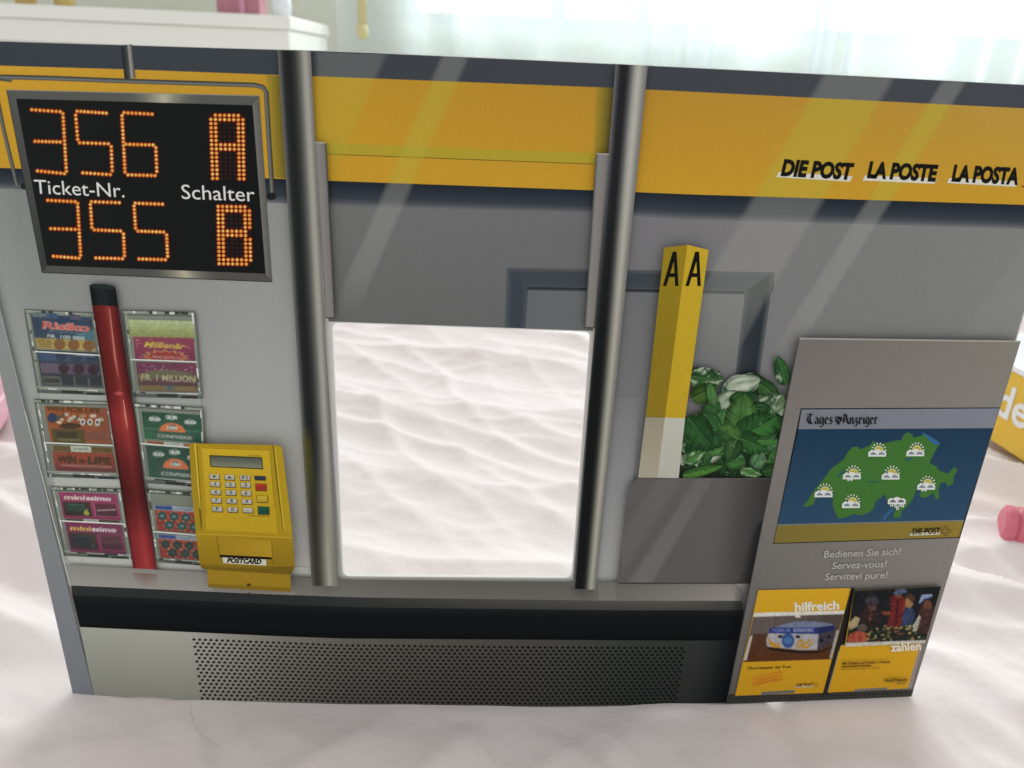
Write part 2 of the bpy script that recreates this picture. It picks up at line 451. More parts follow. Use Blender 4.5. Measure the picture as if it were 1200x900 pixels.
def dots_along(segs, step=4.5):
    out = []
    for p, q in segs:
        p, q = D(*p), D(*q); L = math.hypot(q[0] - p[0], q[1] - p[1]); n = max(1, round(L / step))
        for i in range(n + 1): out.append(pl(p, q, i / n))
    keep = []
    for p in out:
        if all((p[0] - k[0]) ** 2 + (p[1] - k[1]) ** 2 > 4.5 for k in keep): keep.append(p)
    return keep
def led(pts, name='digit', dim=()):
    g = Ink()
    z = g.z()
    for p in dim: g.disc(p, 1.5, 1.5, (58, 27, 22), 8, z)
    z = g.z(); z2 = g.z(); z3 = g.z()
    for i, p in enumerate(pts):
        zz = z - (i % 4) * STEP / 4
        g.disc(p, 3.6, 3.6, (150, 48, 22), 10, zz, rim=(34, 24, 21))
    for p in pts:
        k = random.random()
        g.disc(p, 2.3, 2.3, (206, 92, 34), 9, z2 - 2 * STEP)
        g.disc(p, 1.45, 1.45, mix((240, 160, 70), (255, 214, 122), k), 8, z3 - 2 * STEP)
    LAYER[0] += 3
    g.build(name, disp)
led(dots_along([((130, 168), (245, 176)), ((256, 184), (270, 418)), ((143, 296), (245, 299)), ((153, 416), (262, 427))]))
led(dots_along([((314, 174), (432, 182)), ((308, 190), (316, 288)), ((324, 302), (440, 306)), ((452, 318), (456, 415)), ((337, 424), (448, 431))]))
led(dots_along([((504, 180), (618, 186)), ((496, 192), (508, 420)), ((512, 308), (622, 311)), ((633, 322), (637, 418)), ((520, 432), (630, 435))]))
led(dots_along([((195, 535), (306, 541)), ((316, 548), (328, 758)), ((207, 650), (306, 653)), ((218, 762), (322, 770))]))
led(dots_along([((372, 541), (485, 545)), ((368, 552), (374, 645)), ((384, 655), (490, 660)), ((502, 672), (506, 760)), ((390, 769), (498, 772))]))
led(dots_along([((550, 547), (660, 551)), ((545, 558), (551, 648)), ((561, 660), (665, 664)), ((677, 676), (681, 762)), ((565, 773), (672, 776))]))
def matrix(q, nx, ny, on):
    A = []; B_ = []
    Q = quad([D(*p) for p in q])
    for j in range(ny):
        for i in range(nx):
            (A if on(i, j) else B_).append(Q(i / (nx - 1), j / (ny - 1)))
    return A, B_
A, Bd = matrix([(856, 190), (986, 192), (990, 448), (864, 446)], 8, 16, lambda i, j: (i < 2 or i > 5 or j < 2 or j in (7, 8)) and not ((i, j) in ((0, 0), (7, 0))))
led(A, 'digit', Bd)
A, Bd = matrix([(886, 560), (1012, 562), (1018, 794), (890, 792)], 8, 15, lambda i, j: (i < 2 or i > 5 or j < 2 or j > 12 or j in (6, 7)) and not ((i == 7) and j in (0, 6, 7, 14)))
led(A, 'digit', Bd)
cp = Ink()
WH = (228, 228, 220)
cp.text('Ticket-Nr.', (41.5, 226.6), (146.5, 231.2), 16.5, WH, up=(-1.5, -16.2))
cp.build('display_caption', disp)
cp = Ink()
cp.text('Schalter', (213.5, 232.8), (299, 236), 17.0, WH, up=(-1, -16.6))
cp.build('display_caption', disp)

# --- ticket rack ---------------------------------------------------------
rk = Ink()
rk.grid(quad([(31, 364), (112, 368), (160, 662), (79, 657)]), 3, 8, lambda s, t: mix((150, 156, 150), (186, 190, 183), t))
rk.grid(quad([(146, 363), (230, 366), (247, 668), (186, 664)]), 3, 8, lambda s, t: mix((150, 154, 150), (186, 190, 183), t))
rk.poly([(78, 648), (345, 663), (397, 668), (397, 674), (250, 667.5), (82, 659)], (186, 190, 182))
rack = rk.build('ticket_rack', panel)

EDGE = (176, 184, 170)
def holder(q, cards, edge_dark=(70, 78, 72), label=None, glow=.48):
    """acrylic pocket: q outer quad; cards: list of (drawer) called with local mapping"""
    Qf = quad(q)
    h = Ink()
    h.grid(Qf, 3, 6, lambda s, t: mix((128, 136, 124), (112, 120, 112), t))
    h.poly([Qf(.0, .0), Qf(1, 0), Qf(1, .035), Qf(0, .035)], (150, 158, 144))
    h.line(Qf(0, .045), Qf(1, .045), 1.2, edge_dark); h.line(Qf(0, 0), Qf(1, 0), 1.0, (84, 92, 84))
    h.line(Qf(.0, 0), Qf(.0, 1), 1.0, edge_dark); h.line(Qf(.04, .03), Qf(.04, .97), 1.1, EDGE)
    h.line(Qf(.97, .03), Qf(.97, .97), 1.6, (160, 168, 154)); h.line(Qf(1, 0), Qf(1, 1), .8, (92, 98, 92))
    h.line(Qf(0, .93), Qf(1, .93), 1.0, (168, 176, 164))
    ho = h.build('ticket_holder', rack, label)
    for fn, (s0, t0, s1, t1) in cards:
        k = Ink(); fn(k, Qf)
        reg = lambda a, b, s0=s0, t0=t0, s1=s1, t1=t1: Qf(lerp(s0, s1, a), lerp(t0, t1, b))
        soft_print(k, reg, 120, int(120 * (t1 - t0)) + 10, (128, 136, 122), blur=.5, grain=.04).build('scratch_card', ho)
    hz_ = Ink(); hz_.grid(lambda s, t: Qf(lerp(.03, .97, s), lerp(.02, .95, t)), 6, 8, lambda s, t: .09 + .10 * noise.noise((s * 3 + q[0][0], t * 4, .3)) + (.03 if t > glow + .02 else 0))
    hz_.build('pocket_pane', ho, mat=PLASTIC)
    l = Ink()
    l.line(Qf(.03, glow), Qf(.97, glow + .01), 1.5, (208, 214, 204))  # highlight line inked across the pocket front
    l.build('pocket_highlight', ho); l = Ink()
    l.poly([Qf(.08, .935), Qf(.96, .935), Qf(.96, .955), Qf(.08, .955)], (130, 138, 128))
    l.poly([Qf(0.02, .965), Qf(.98, .965), Qf(1, 1), Qf(0, 1)], (88, 96, 90))
    l.poly([Qf(.35, .955), Qf(.65, .955), Qf(.65, .99), Qf(.35, .99)], (52, 58, 54))
    l.poly([Qf(.7, .975), Qf(.93, .975), Qf(.93, 1.0), Qf(.7, 1.0)], (44, 48, 46))
    l.build('pocket_tray', ho); hz_t = Ink(); hz_t.line(Qf(0, .015), Qf(1, .015), .9, (150, 158, 146)); hz_t.line(Qf(.005, .0), Qf(.042, 1), .6, (120, 128, 118)); hz_t.line(Qf(.995, 0), Qf(.968, 1), .6, (120, 128, 118)); hz_t.line(Qf(.04, .946), Qf(.97, .946), .8, (150, 158, 146))
    for k in range(9):
        u, v = random.random(), random.choice((0, 1)); hz_t.line(Qf(.04 if v else .965, u), Qf(.045 if v else .97, min(1, u + random.uniform(.02, .12))), random.uniform(1.0, 2.0), random.choice([(222, 226, 216), (206, 212, 202), (58, 64, 60), (236, 238, 230)]))  # pale glints and dark marks inked along the acrylic edges
    for k in range(4):
        u = random.uniform(.05, .8); hz_t.line(Qf(u, .945), Qf(u + random.uniform(.05, .2), .947), random.uniform(.8, 1.6), random.choice([(216, 220, 210), (50, 56, 52), (196, 202, 190)]))
    for k in range(14):
        u = random.random(); hz_t.poly([Qf(u * .9, .0), Qf(u * .9 + .06, .0), Qf(u * .9 + .06, .03), Qf(u * .9, .03)], random.choice([(196, 202, 190), (60, 66, 62), (140, 146, 136)]))
    hz_t.build('pocket_hinge_glints', ho)
def rect(k, Q, s0, t0, s1, t1, c): k.poly([Q(s0, t0), Q(s1, t0), Q(s1, t1), Q(s0, t1)], c)
def card_L1a(k, Q):
    k.grid(lambda s, t: Q(lerp(.08, .93, s), lerp(.05, .47, t)), 4, 4, lambda s, t: mix((44, 62, 86), (62, 84, 100), s * t))
    rect(k, Q, .1, .02, .3, .08, (100, 116, 118)); rect(k, Q, .3, .02, .45, .09, (60, 84, 122)); rect(k, Q, .62, .02, .78, .09, (86, 82, 106))
    k.poly([Q(.6, .3), Q(.93, .2), Q(.93, .34), Q(.7, .34)], (72, 116, 128))
    k.text('Risiko', Q(.21, .215), Q(.88, .225), 8.0, (206, 150, 140), bold=.055)
    k.text('Risiko', Q(.215, .21), Q(.875, .22), 7.2, (196, 74, 66), bold=.0)
    k.text('Sofort-Gewinne bis Maximal', Q(.3, .255), Q(.8, .265), 2.0, (170, 176, 176))
    k.text('FR. 100 000', Q(.26, .325), Q(.78, .335), 4.0, (214, 216, 208), bold=.02)
    k.grid(lambda s, t: Q(lerp(.09, .92, s), lerp(.335, .465, t)), 2, 2, lambda s, t: mix((166, 146, 70), (180, 160, 96), t))
    for y in (.36, .385, .41, .435): k.line(Q(.11, y), Q(.31, y + .003), 1.1, (112, 94, 46))
    for x in (.42, .62, .83): k.disc(Q(x, .40), 7, 6.4, (128, 88, 48), 16)
def card_L1b(k, Q):
    k.grid(lambda s, t: Q(lerp(.08, .95, s), lerp(.475, .91, t)), 3, 4, lambda s, t: mix((36, 46, 66), (50, 52, 62), t))
    k.grid(lambda s, t: Q(lerp(.1, .92, s), lerp(.49, .61, t)), 2, 2, lambda s, t: mix((62, 82, 118), (46, 62, 92), s))
    k.grid(lambda s, t: Q(lerp(.1, .94, s), lerp(.63, .755, t)), 2, 2, lambda s, t: mix((104, 90, 108), (76, 64, 86), s))
    for x in (.42, .63, .84): k.disc(Q(x, .545), 6.8, 6.2, (34, 48, 76), 14); k.disc(Q(x + .01, .69), 6.8, 6.2, (52, 32, 46), 14)
    k.line(Q(.6, .52), Q(.9, .525), 1, (186, 190, 196))
    rect(k, Q, .1, .79, .95, .9, (88, 92, 88)); rect(k, Q, .12, .82, .34, .87, (56, 56, 50))
    for x in (.37, .57, .77): rect(k, Q, x, .79, x + .17, .89, (40, 48, 56))
def card_L2a(k, Q):
    k.grid(lambda s, t: Q(lerp(.12, .95, s), lerp(.08, .55, t)), 4, 4, lambda s, t: mix((150, 84, 42), (136, 72, 48), s))
    k.text('WIN FOR LIFE', Q(.13, .14), Q(.85, .15), 5.5, (74, 52, 24), bold=.03)
    for _ in range(26):
        k.disc(Q(random.uniform(.25, .85), random.uniform(.17, .34)), random.uniform(1.5, 4.5), random.uniform(1.2, 2.6), random.choice([(178, 172, 150), (120, 98, 70), (196, 190, 172), (90, 74, 60), (150, 126, 92)]), 9)
    k.disc(Q(.2, .23), 5.5, 5.5, (40, 54, 92)); 
    for x in (.6, .7, .8): k.disc(Q(x, .27), 3.2, 4.2, (206, 206, 196), 10); k.disc(Q(x, .27), 1.6, 2.2, (60, 60, 80), 8)
    k.disc(Q(.42, .33), 13, 3.4, (66, 44, 30))
    rect(k, Q, .16, .37, .6, .56, (84, 72, 38)); rect(k, Q, .22, .41, .5, .48, (56, 52, 36)); rect(k, Q, .24, .5, .54, .52, (120, 112, 80))
    rect(k, Q, .62, .40, .9, .5, (120, 72, 58))
def card_L2b(k, Q):
    rect(k, Q, .14, .59, .95, .66, (96, 78, 36)); rect(k, Q, .38, .585, .66, .66, (186, 192, 178))
    k.text('50 FRANKEN', Q(.42, .635), Q(.62, .638), 2.2, (40, 60, 44))
    k.grid(lambda s, t: Q(lerp(.12, .96, s), lerp(.665, .915, t)), 3, 3, lambda s, t: mix((150, 66, 46), (118, 52, 50), t))
    k.text('WIN', Q(.17, .80), Q(.42, .805), 7.5, (64, 40, 20), bold=.05); k.text('for', Q(.46, .80), Q(.56, .803), 4.5, (64, 40, 20), bold=.04)
    k.text('LIFE', Q(.58, .805), Q(.9, .81), 7.5, (64, 40, 20), bold=.05)
    rect(k, Q, .2, .83, .9, .855, (150, 104, 92)); rect(k, Q, .15, .87, .93, .905, (98, 46, 54))
def card_mini(k, Q, t0, t1, bright):
    c = (150, 52, 96) if bright else (122, 40, 84)
    k.grid(lambda s, t: Q(lerp(.1, .93, s), lerp(t0, t1, t)), 3, 4, lambda s, t: mix(c, tuple(v * .82 for v in c), t))
    H = t1 - t0
    k.text('mini', Q(.16, t0 + H * .27), Q(.46, t0 + H * .275), 5.2, (214, 186, 92) if not bright else (226, 214, 200), bold=.04)
    k.text('ssimo', Q(.47, t0 + H * .275), Q(.83, t0 + H * .28), 5.2, (226, 222, 216), bold=.04)
    k.grid(lambda s, t: Q(lerp(.13, .52, s), lerp(t0 + H * .36, t0 + H * .88, t)), 2, 2, lambda s, t: mix((60, 42, 36), (36, 30, 36), t))
    rect(k, Q, .18, t0 + H * .44, .44, t0 + H * .72, (34, 62, 52) if bright else (26, 34, 44)); k.path([Q(.2, t0 + H * .47), Q(.42, t0 + H * .46), Q(.43, t0 + H * .66)], .9, (70, 116, 100) if bright else (50, 64, 80))
    k.text('6' if bright else '4', Q(.4, t0 + H * .84), Q(.48, t0 + H * .84), 6, (190, 196, 70) if bright else (56, 62, 70), bold=.04)
    rect(k, Q, .56, t0 + H * .36, .91, t0 + H * .88, (190, 80, 130) if bright else (142, 52, 96))
    k.grid(lambda s, t: Q(lerp(.58, .895, s), lerp(t0 + H * .38, t0 + H * .86, t)), 2, 2, lambda s, t: mix((104, 40, 60), (58, 26, 46), t))
    k.line(Q(.6, t0 + H * .66), Q(.88, t0 + H * .6), 1.2, (196, 178, 170) if bright else (96, 60, 76)); k.line(Q(.6, t0 + H * .52), Q(.8, t0 + H * .5), 1.6, (60, 30, 40))
def card_L3a(k, Q): card_mini(k, Q, .07, .45, True)
def card_L3b(k, Q):
    rect(k, Q, .12, .45, .9, .49, (72, 52, 50)); rect(k, Q, .38, .44, .6, .495, (186, 188, 184)); k.text('2 FRANKEN', Q(.41, .478), Q(.57, .48), 1.8, (80, 84, 96))
    card_mini(k, Q, .50, .94, False)
def card_R1a(k, Q):
    k.grid(lambda s, t: Q(lerp(.06, .97, s), lerp(.1, .30, t)), 3, 5, lambda s, t: mix((182, 196, 150), (136, 146, 86), t))
    k.grid(lambda s, t: Q(lerp(.1, .95, s), lerp(.30, .57, t)), 3, 3, lambda s, t: mix((138, 62, 84), (118, 42, 76), t))
    for _ in range(26): k.disc(Q(random.uniform(.12, .92), random.uniform(.33, .55)), .8, .8, (216, 176, 186), 6)
    k.text('Millionär', Q(.24, .415), Q(.82, .43), 6.2, (196, 176, 76), bold=.035, shear=.25)
    st = []
    for i in range(28):
        a = 2 * math.pi * i / 28; rr = 1.0 if i % 2 else .72
        st.append(Q(.53 + .36 * rr * math.cos(a), .525 + .085 * rr * math.sin(a)))
    k.poly(st, (190, 150, 92)); k.poly([pl(Q(.53, .525), p, .84) for p in st], (150, 50, 46))
    k.text('NEW EDITION', Q(.34, .545), Q(.74, .553), 3.2, (196, 170, 170), bold=.02)
def card_R1b(k, Q):
    k.grid(lambda s, t: Q(lerp(.1, .95, s), lerp(.59, .93, t)), 3, 3, lambda s, t: mix((116, 44, 80), (78, 58, 58), t))
    for _ in range(14): k.disc(Q(random.uniform(.15, .9), random.uniform(.62, .7)), .9, .9, (206, 150, 180), 6)
    k.path([Q(.12, .78), Q(.3, .735), Q(.55, .72), Q(.8, .74), Q(.94, .79)], 9.5, (104, 100, 76))
    k.text('FR. 1 MILLION', Q(.15, .80), Q(.92, .81), 7, (176, 174, 138), bold=.02)
    rect(k, Q, .1, .86, .94, .92, (120, 104, 70)); k.disc(Q(.55, .885), 4, 2.4, (60, 96, 110))
def fruit(k, Q, s, t, r, txt): 
    k.disc(Q(s, t), r * 1.25, r * .8, (96, 120, 112), 12); k.text(txt, Q(s - .09, t + .02), Q(s + .09, t + .022), 3.4, (206, 212, 202), bold=.05)
def card_R2(k, Q, t0, t1, bright):
    g = (44, 104, 72) if bright else (40, 84, 68)
    H = t1 - t0
    k.grid(lambda s, t: Q(lerp(.1, .97, s), lerp(t0, t1, t)), 4, 4, lambda s, t: mix(mix((34, 66, 56), g, t), (40, 86, 70), s * .6))
    fruit(k, Q, .28, t0 + H * .25, 5.2, '50'); fruit(k, Q, .53, t0 + H * .15, 5.2, '25'); fruit(k, Q, .8, t0 + H * .28, 5.2, '50')
    if bright: k.line(Q(.12, t0 + H * .62), Q(.95, t0 + H * .6), .8, (90, 136, 108))
    pts = [Q(.53 - .2, t0 + H * .68)] + [Q(.53 - .2 * math.cos(a), t0 + H * .68 - H * .33 * math.sin(a)) for a in [math.pi * i / 10 for i in range(1, 10)]] + [Q(.73, t0 + H * .68)]
    k.poly(pts, (206, 116, 74)); k.disc(Q(.53, t0 + H * .52), 4.6, 3.4, (110, 124, 114), 12); k.text('100', Q(.45, t0 + H * .58), Q(.6, t0 + H * .585), 3.2, (214, 218, 208), bold=.04)
    rect(k, Q, .26, t0 + H * .74, .84, t0 + H * .95, (62, 84, 78)); k.text('CONFISERIE', Q(.29, t0 + H * .9), Q(.81, t0 + H * .91), 3.6, (186, 192, 182), bold=.03)
def card_R2a(k, Q): card_R2(k, Q, .09, .44, True)
def card_R2b(k, Q):
    rect(k, Q, .1, .455, .95, .505, (176, 184, 172)); rect(k, Q, .12, .46, .38, .5, (132, 76, 40)); rect(k, Q, .68, .465, .95, .5, (150, 96, 66)); k.text('2 FRANKEN', Q(.42, .49), Q(.62, .493), 2, (110, 120, 110))
    card_R2(k, Q, .52, .92, False)
def card_R3(k, Q, t0, t1, bright):
    H = t1 - t0
    rect(k, Q, .1, t0, .96, t0 + H * .2, (150, 162, 170)); rect(k, Q, .12, t0 + .01, .42, t0 + H * .17, (48, 72, 136)); rect(k, Q, .8, t0 + .01, .95, t0 + H * .17, (60, 78, 130)); k.text('2 FRANKEN', Q(.46, t0 + H * .14), Q(.74, t0 + H * .145), 2, (90, 100, 130))
    k.grid(lambda s, t: Q(lerp(.1, .96, s), lerp(t0 + H * .2, t1, t)), 2, 2, lambda s, t: mix((164, 62, 54), (124, 48, 44), t))
    for j, (y, xs) in enumerate(((.42, (.22, .43, .64, .85)), (.76, (.33, .55, .76)))):
        for x in xs:
            for a in range(6): k.line(Q(x, t0 + H * y), (Q(x, t0 + H * y)[0] + 7 * math.cos(a), Q(x, t0 + H * y)[1] + 7 * math.sin(a)), .9, (190, 176, 92))
            k.disc(Q(x, t0 + H * y), 5.4, 5.0, (34, 52, 54) if not bright else (44, 74, 80), 14); k.disc(Q(x, t0 + H * y), 2.4, 1.6, (104, 140, 132) if bright else (54, 72, 70), 8)
def card_R3a(k, Q): card_R3(k, Q, .2, .56, True)
def card_R3b(k, Q): card_R3(k, Q, .6, .93, False)
holder([(29, 362.5), (113, 367), (127, 463), (45, 460)], [(card_L1a, (.07,.02,.94,.475)), (card_L1b, (.08,.48,.955,.915))], glow=.50, label='clear ticket pocket with blue scratch cards')
holder([(41, 467.5), (129, 470), (142, 561), (57, 558)], [(card_L2a, (.12,.08,.95,.56)), (card_L2b, (.12,.58,.96,.92))], glow=.555, label='clear ticket pocket with orange scratch cards')
holder([(60, 569.5), (143, 572), (156, 654), (77, 650)], [(card_L3a, (.1,.07,.93,.45)), (card_L3b, (.1,.45,.93,.94))], glow=.49, label='clear ticket pocket with magenta scratch cards')
holder([(145, 363), (229.5, 365), (238, 466), (157, 464)], [(card_R1a, (.06,.1,.97,.57)), (card_R1b, (.1,.59,.95,.93))], glow=.565, label='clear ticket pocket with purple scratch cards')
holder([(158, 471.5), (239, 476.5), (244, 570), (170, 564)], [(card_R2a, (.1,.09,.97,.44)), (card_R2b, (.1,.455,.97,.92))], glow=.50, label='clear ticket pocket with green scratch cards')
holder([(173, 571.5), (240, 576), (250, 661), (184, 656)], [(card_R3a, (.1,.2,.96,.56)), (card_R3b, (.1,.6,.96,.93))], glow=.575, label='clear ticket pocket with red scratch cards')
ps = Ink()
redst = [(0, (70, 22, 24)), (.15, (104, 32, 32)), (.45, (122, 40, 38)), (.6, (150, 64, 58)), (.7, (128, 42, 40)), (.9, (92, 28, 28)), (1, (66, 24, 24))]
redst2 = [(0, (84, 28, 30)), (.15, (132, 42, 44)), (.45, (146, 48, 50)), (.62, (160, 60, 60)), (.75, (146, 46, 48)), (1, (100, 34, 36))]
def red(s, t):
    c = mix(ramp(redst, s), ramp(redst2, s), min(1, max(0, (t - .25) * 3))) 
    k = ramp([(0, (1, 1, 1)), (.36, (.92,) * 3), (.40, (1.18,) * 3), (.46, (1.1,) * 3), (.6, (.74,) * 3), (.72, (.62,) * 3), (.8, (.8,) * 3), (.88, (1.05,) * 3), (1, (1.1,) * 3)], t)[0]
    k *= .92; return (c[0] * k, c[1] * k + 2, c[2] * k + 2)
ps.grid(quad([(110.5, 355), (141, 356), (186, 666), (158.5, 665)]), 10, 24, red)
ps.path([(131, 360), (137, 415), (141, 440)], [1.2, 2.4, .6], (178, 108, 98)); ps.path([(147, 466), (150, 490), (152, 500)], [1, 2, .4], (196, 130, 112))
ps.disc((142, 459), 6, 3, (176, 92, 90), 12, rim=(138, 50, 50))
post = ps.build('rack_post', rack)
pc = Ink(); pc.grid(quad([(107.3, 333), (138, 335.5), (141, 357.3), (110.6, 356)]), 6, 2, lambda s, t: ramp([(0, (14, 18, 18)), (.4, (34, 40, 40)), (1, (20, 24, 24))], s)); pc.disc((122.7, 334.4), 15.4, 3.4, (36, 44, 44), 18, rot=.08)
pc.build('post_cap', rack)

# --- counter -------------------------------------------------------------
c = Ink()
def shelf_c(s, t):
    a = ramp([(0, (142, 140, 136)), (.2, (138, 136, 131)), (.35, (112, 110, 106)), (.55, (100, 98, 92)), (.78, (98, 96, 91)), (.95, (126, 124, 118)), (1, (136, 133, 126))], s)
    return mix(tuple(v * .97 for v in a), tuple(v * 1.08 for v in a), t)
band(shelf_back, shelf_edge, 81, 86, 853, 868, 30, 3, shelf_c, c)
c.poly([(852, 679.1), (855, 679.2), (868.5, 690), (868.5, 701), (862, 701)], (132, 130, 122))
for x0, w0, k in ((172, 28, (112, 78, 74)), (382, 34, (92, 90, 86)), (681, 26, (64, 64, 62)), (296, 96, (146, 128, 84))):
    c.grid(lambda s, t: (x0 + (s - .5) * w0 + t * 3, shelf_back(x0 + (s - .5) * w0) + 5 + t * (shelf_edge(x0) - shelf_back(x0) - 5.5)), 4, 3,
           lambda s, t: mix(k, shelf_c(max(0, min(1, (x0 - 84) / 780)), t), min(1, .35 + .6 * t + abs(s - .5) * .6)))
c.grid(quad([(700, 679.5), (720, 679.5), (722, 700.8), (701, 700.6)]), 3, 2, lambda s, t: mix((112, 110, 105), (122, 121, 115), t))
c.build('counter_shelf', panel)
c = Ink()
band(shelf_edge, lip_bot, 86, 87, 868.5, 868.5, 24, 2, lambda s, t: mix(ramp([(0, (46, 50, 50)), (.35, (46, 50, 50)), (.6, (72, 72, 68)), (.9, (88, 87, 82)), (1, (70, 70, 66))], s), (40, 44, 44), t * .4), c)
c.build('shelf_lip', panel)
c = Ink()
band(lip_bot, blk_bot, 87, 96, 869, 869, 24, 4, lambda s, t: ramp([(0, (26, 31, 33)), (.2, (13, 18, 20)), (.8, (12, 17, 19)), (1, (8, 10, 11))], t), c)
c.build('black_plinth_band', panel)
c = Ink()
def low_c(s, t):
    a = ramp([(0, (160, 164, 152)), (.16, (166, 168, 158)), (.22, (148, 148, 139)), (.3, (120, 119, 111)), (.4, (98, 96, 90)), (.55, (82, 80, 75)), (.72, (70, 71, 67)), (.85, (54, 58, 56)), (.93, (50, 53, 52)), (1, (24, 28, 30))], s)
    return mix(a, tuple(v * .84 for v in a), t)
band(blk_bot, lambda x: botf(x) - .3, 96, 112, 868, 850, 30, 4, low_c, c)
low = c.build('lower_panel', panel)
g = Ink(); zz = g.z()
rows = 18
for j in range(rows):
    t_ = j / (rows - 1)
    nx_ = 87
    for i in range(nx_):
        s_ = (i + (.5 if j % 2 else 0)) / nx_
        if (j == 0 and i > nx_ - 1): continue
        xt = lerp(229, 804, s_); xb = lerp(239, 793, s_)
        yt = poly_fn([(228, 746), (400, 753), (600, 755.2), (804, 756.3)])(xt); yb = botf(xb) - .5 + (2.5 if xb < 300 else 1)
        x, y = pl((xt, yt), (xb, yb), t_)
        if y > botf(x) - 1.2: continue
        dk = ramp([(0, (24, 26, 24)), (.4, (20, 22, 20)), (1, (12, 15, 15))], s_)
        g.disc((x, y), 2.05, 1.55, dk, 7, zz)
g.build('perforation_holes', low)
# left wall edge strip
e = Ink()
e.grid(quad([(XL(150) + .6, 150), (XL(150) + 14, 150), (112, 811), (87.5, 809)]), 3, 14, lambda s, t: mix(ramp([(0, (160, 164, 158)), (.35, (140, 144, 142)), (.6, (132, 136, 136)), (1, (116, 121, 128))], t), (124, 130, 136), s * .2))
e.line((XL(150) + 13.6, 150), (XL(480) + 19.5, 480), 1.0, (158, 162, 158)); e.line((XL(480) + 19.5, 480), (85, 684), 1.3, (184, 188, 182)); e.line((97, 744), (112, 811), .9, (92, 96, 98))
e.build('wall_edge', panel)

# --- side rails and poles --------------------------------------------------
for q in ([(369, 166), (383, 167), (393.5, 371), (382.5, 370.5)], [(698, 179.5), (713, 180), (696, 382.5), (684.5, 382)]):
    s_ = Ink(); s_.grid(quad(q), 4, 4, lambda s, t: ramp([(0, (96, 96, 94)), (.2, (132, 130, 126)), (.8, (122, 120, 117)), (1, (98, 96, 94))], s))
    s_.line(q[0], q[1], 1.3, (168, 166, 160)); s_.line(q[1], q[2], 1.1, (62, 62, 60)); s_.line(q[3], q[2], 1.1, (52, 52, 50)); s_.line(q[0], q[3], .8, (70, 70, 68) if q[0][0] > 500 else (150, 148, 142))
    s_.build('window_rail', panel)
PL = [(0, (104, 104, 100)), (.06, (84, 86, 84)), (.16, (38, 41, 41)), (.34, (30, 33, 33)), (.5, (54, 56, 55)), (.64, (98, 98, 94)), (.76, (150, 149, 141)), (.84, (162, 161, 152)), (.93, (130, 129, 123)), (1, (112, 112, 108))]
PLb = [(0, (100, 98, 88)), (.1, (70, 70, 62)), (.25, (54, 54, 46)), (.4, (84, 84, 74)), (.58, (140, 140, 128)), (.68, (164, 163, 150)), (.8, (138, 138, 127)), (1, (112, 112, 106))]
def lp(s, t):
    c0 = mix(ramp(PL, s), ramp(PLb, s), min(1, max(0, (t - .75) * 5)))
    if .70 < t < .86 and s < .4: c0 = mix(c0, (92, 86, 34), .55 * min(1, (.4 - s) * 6) * min(1, (t - .70) * 60, (.86 - t) * 12))
    return c0
p_ = Ink(); p_.grid(quad([(327, 58.5), (365.5, 59.5), (397.5, 684), (366.5, 683)]), 20, 30, lp)
p_.build('pole', panel)
PR = [(0, (106, 106, 110)), (.08, (74, 75, 78)), (.18, (34, 35, 38)), (.36, (34, 35, 38)), (.48, (84, 84, 84)), (.6, (146, 145, 140)), (.72, (178, 177, 168)), (.8, (164, 163, 155)), (.9, (134, 133, 129)), (1, (112, 111, 110))]
PRb = [(0, (40, 42, 42)), (.08, (18, 22, 22)), (.38, (18, 21, 21)), (.5, (52, 53, 50)), (.62, (116, 116, 107)), (.74, (164, 164, 152)), (.82, (160, 160, 148)), (.92, (124, 124, 117)), (1, (112, 112, 108))]
p_ = Ink(); p_.grid(quad([(720.5, 75), (758, 77), (697.5, 688), (673, 687)]), 20, 20, lambda s, t: mix(ramp(PR, s), ramp(PRb, s), min(1, max(0, (t - .15) * 2.2))))
p_.build('pole', panel)

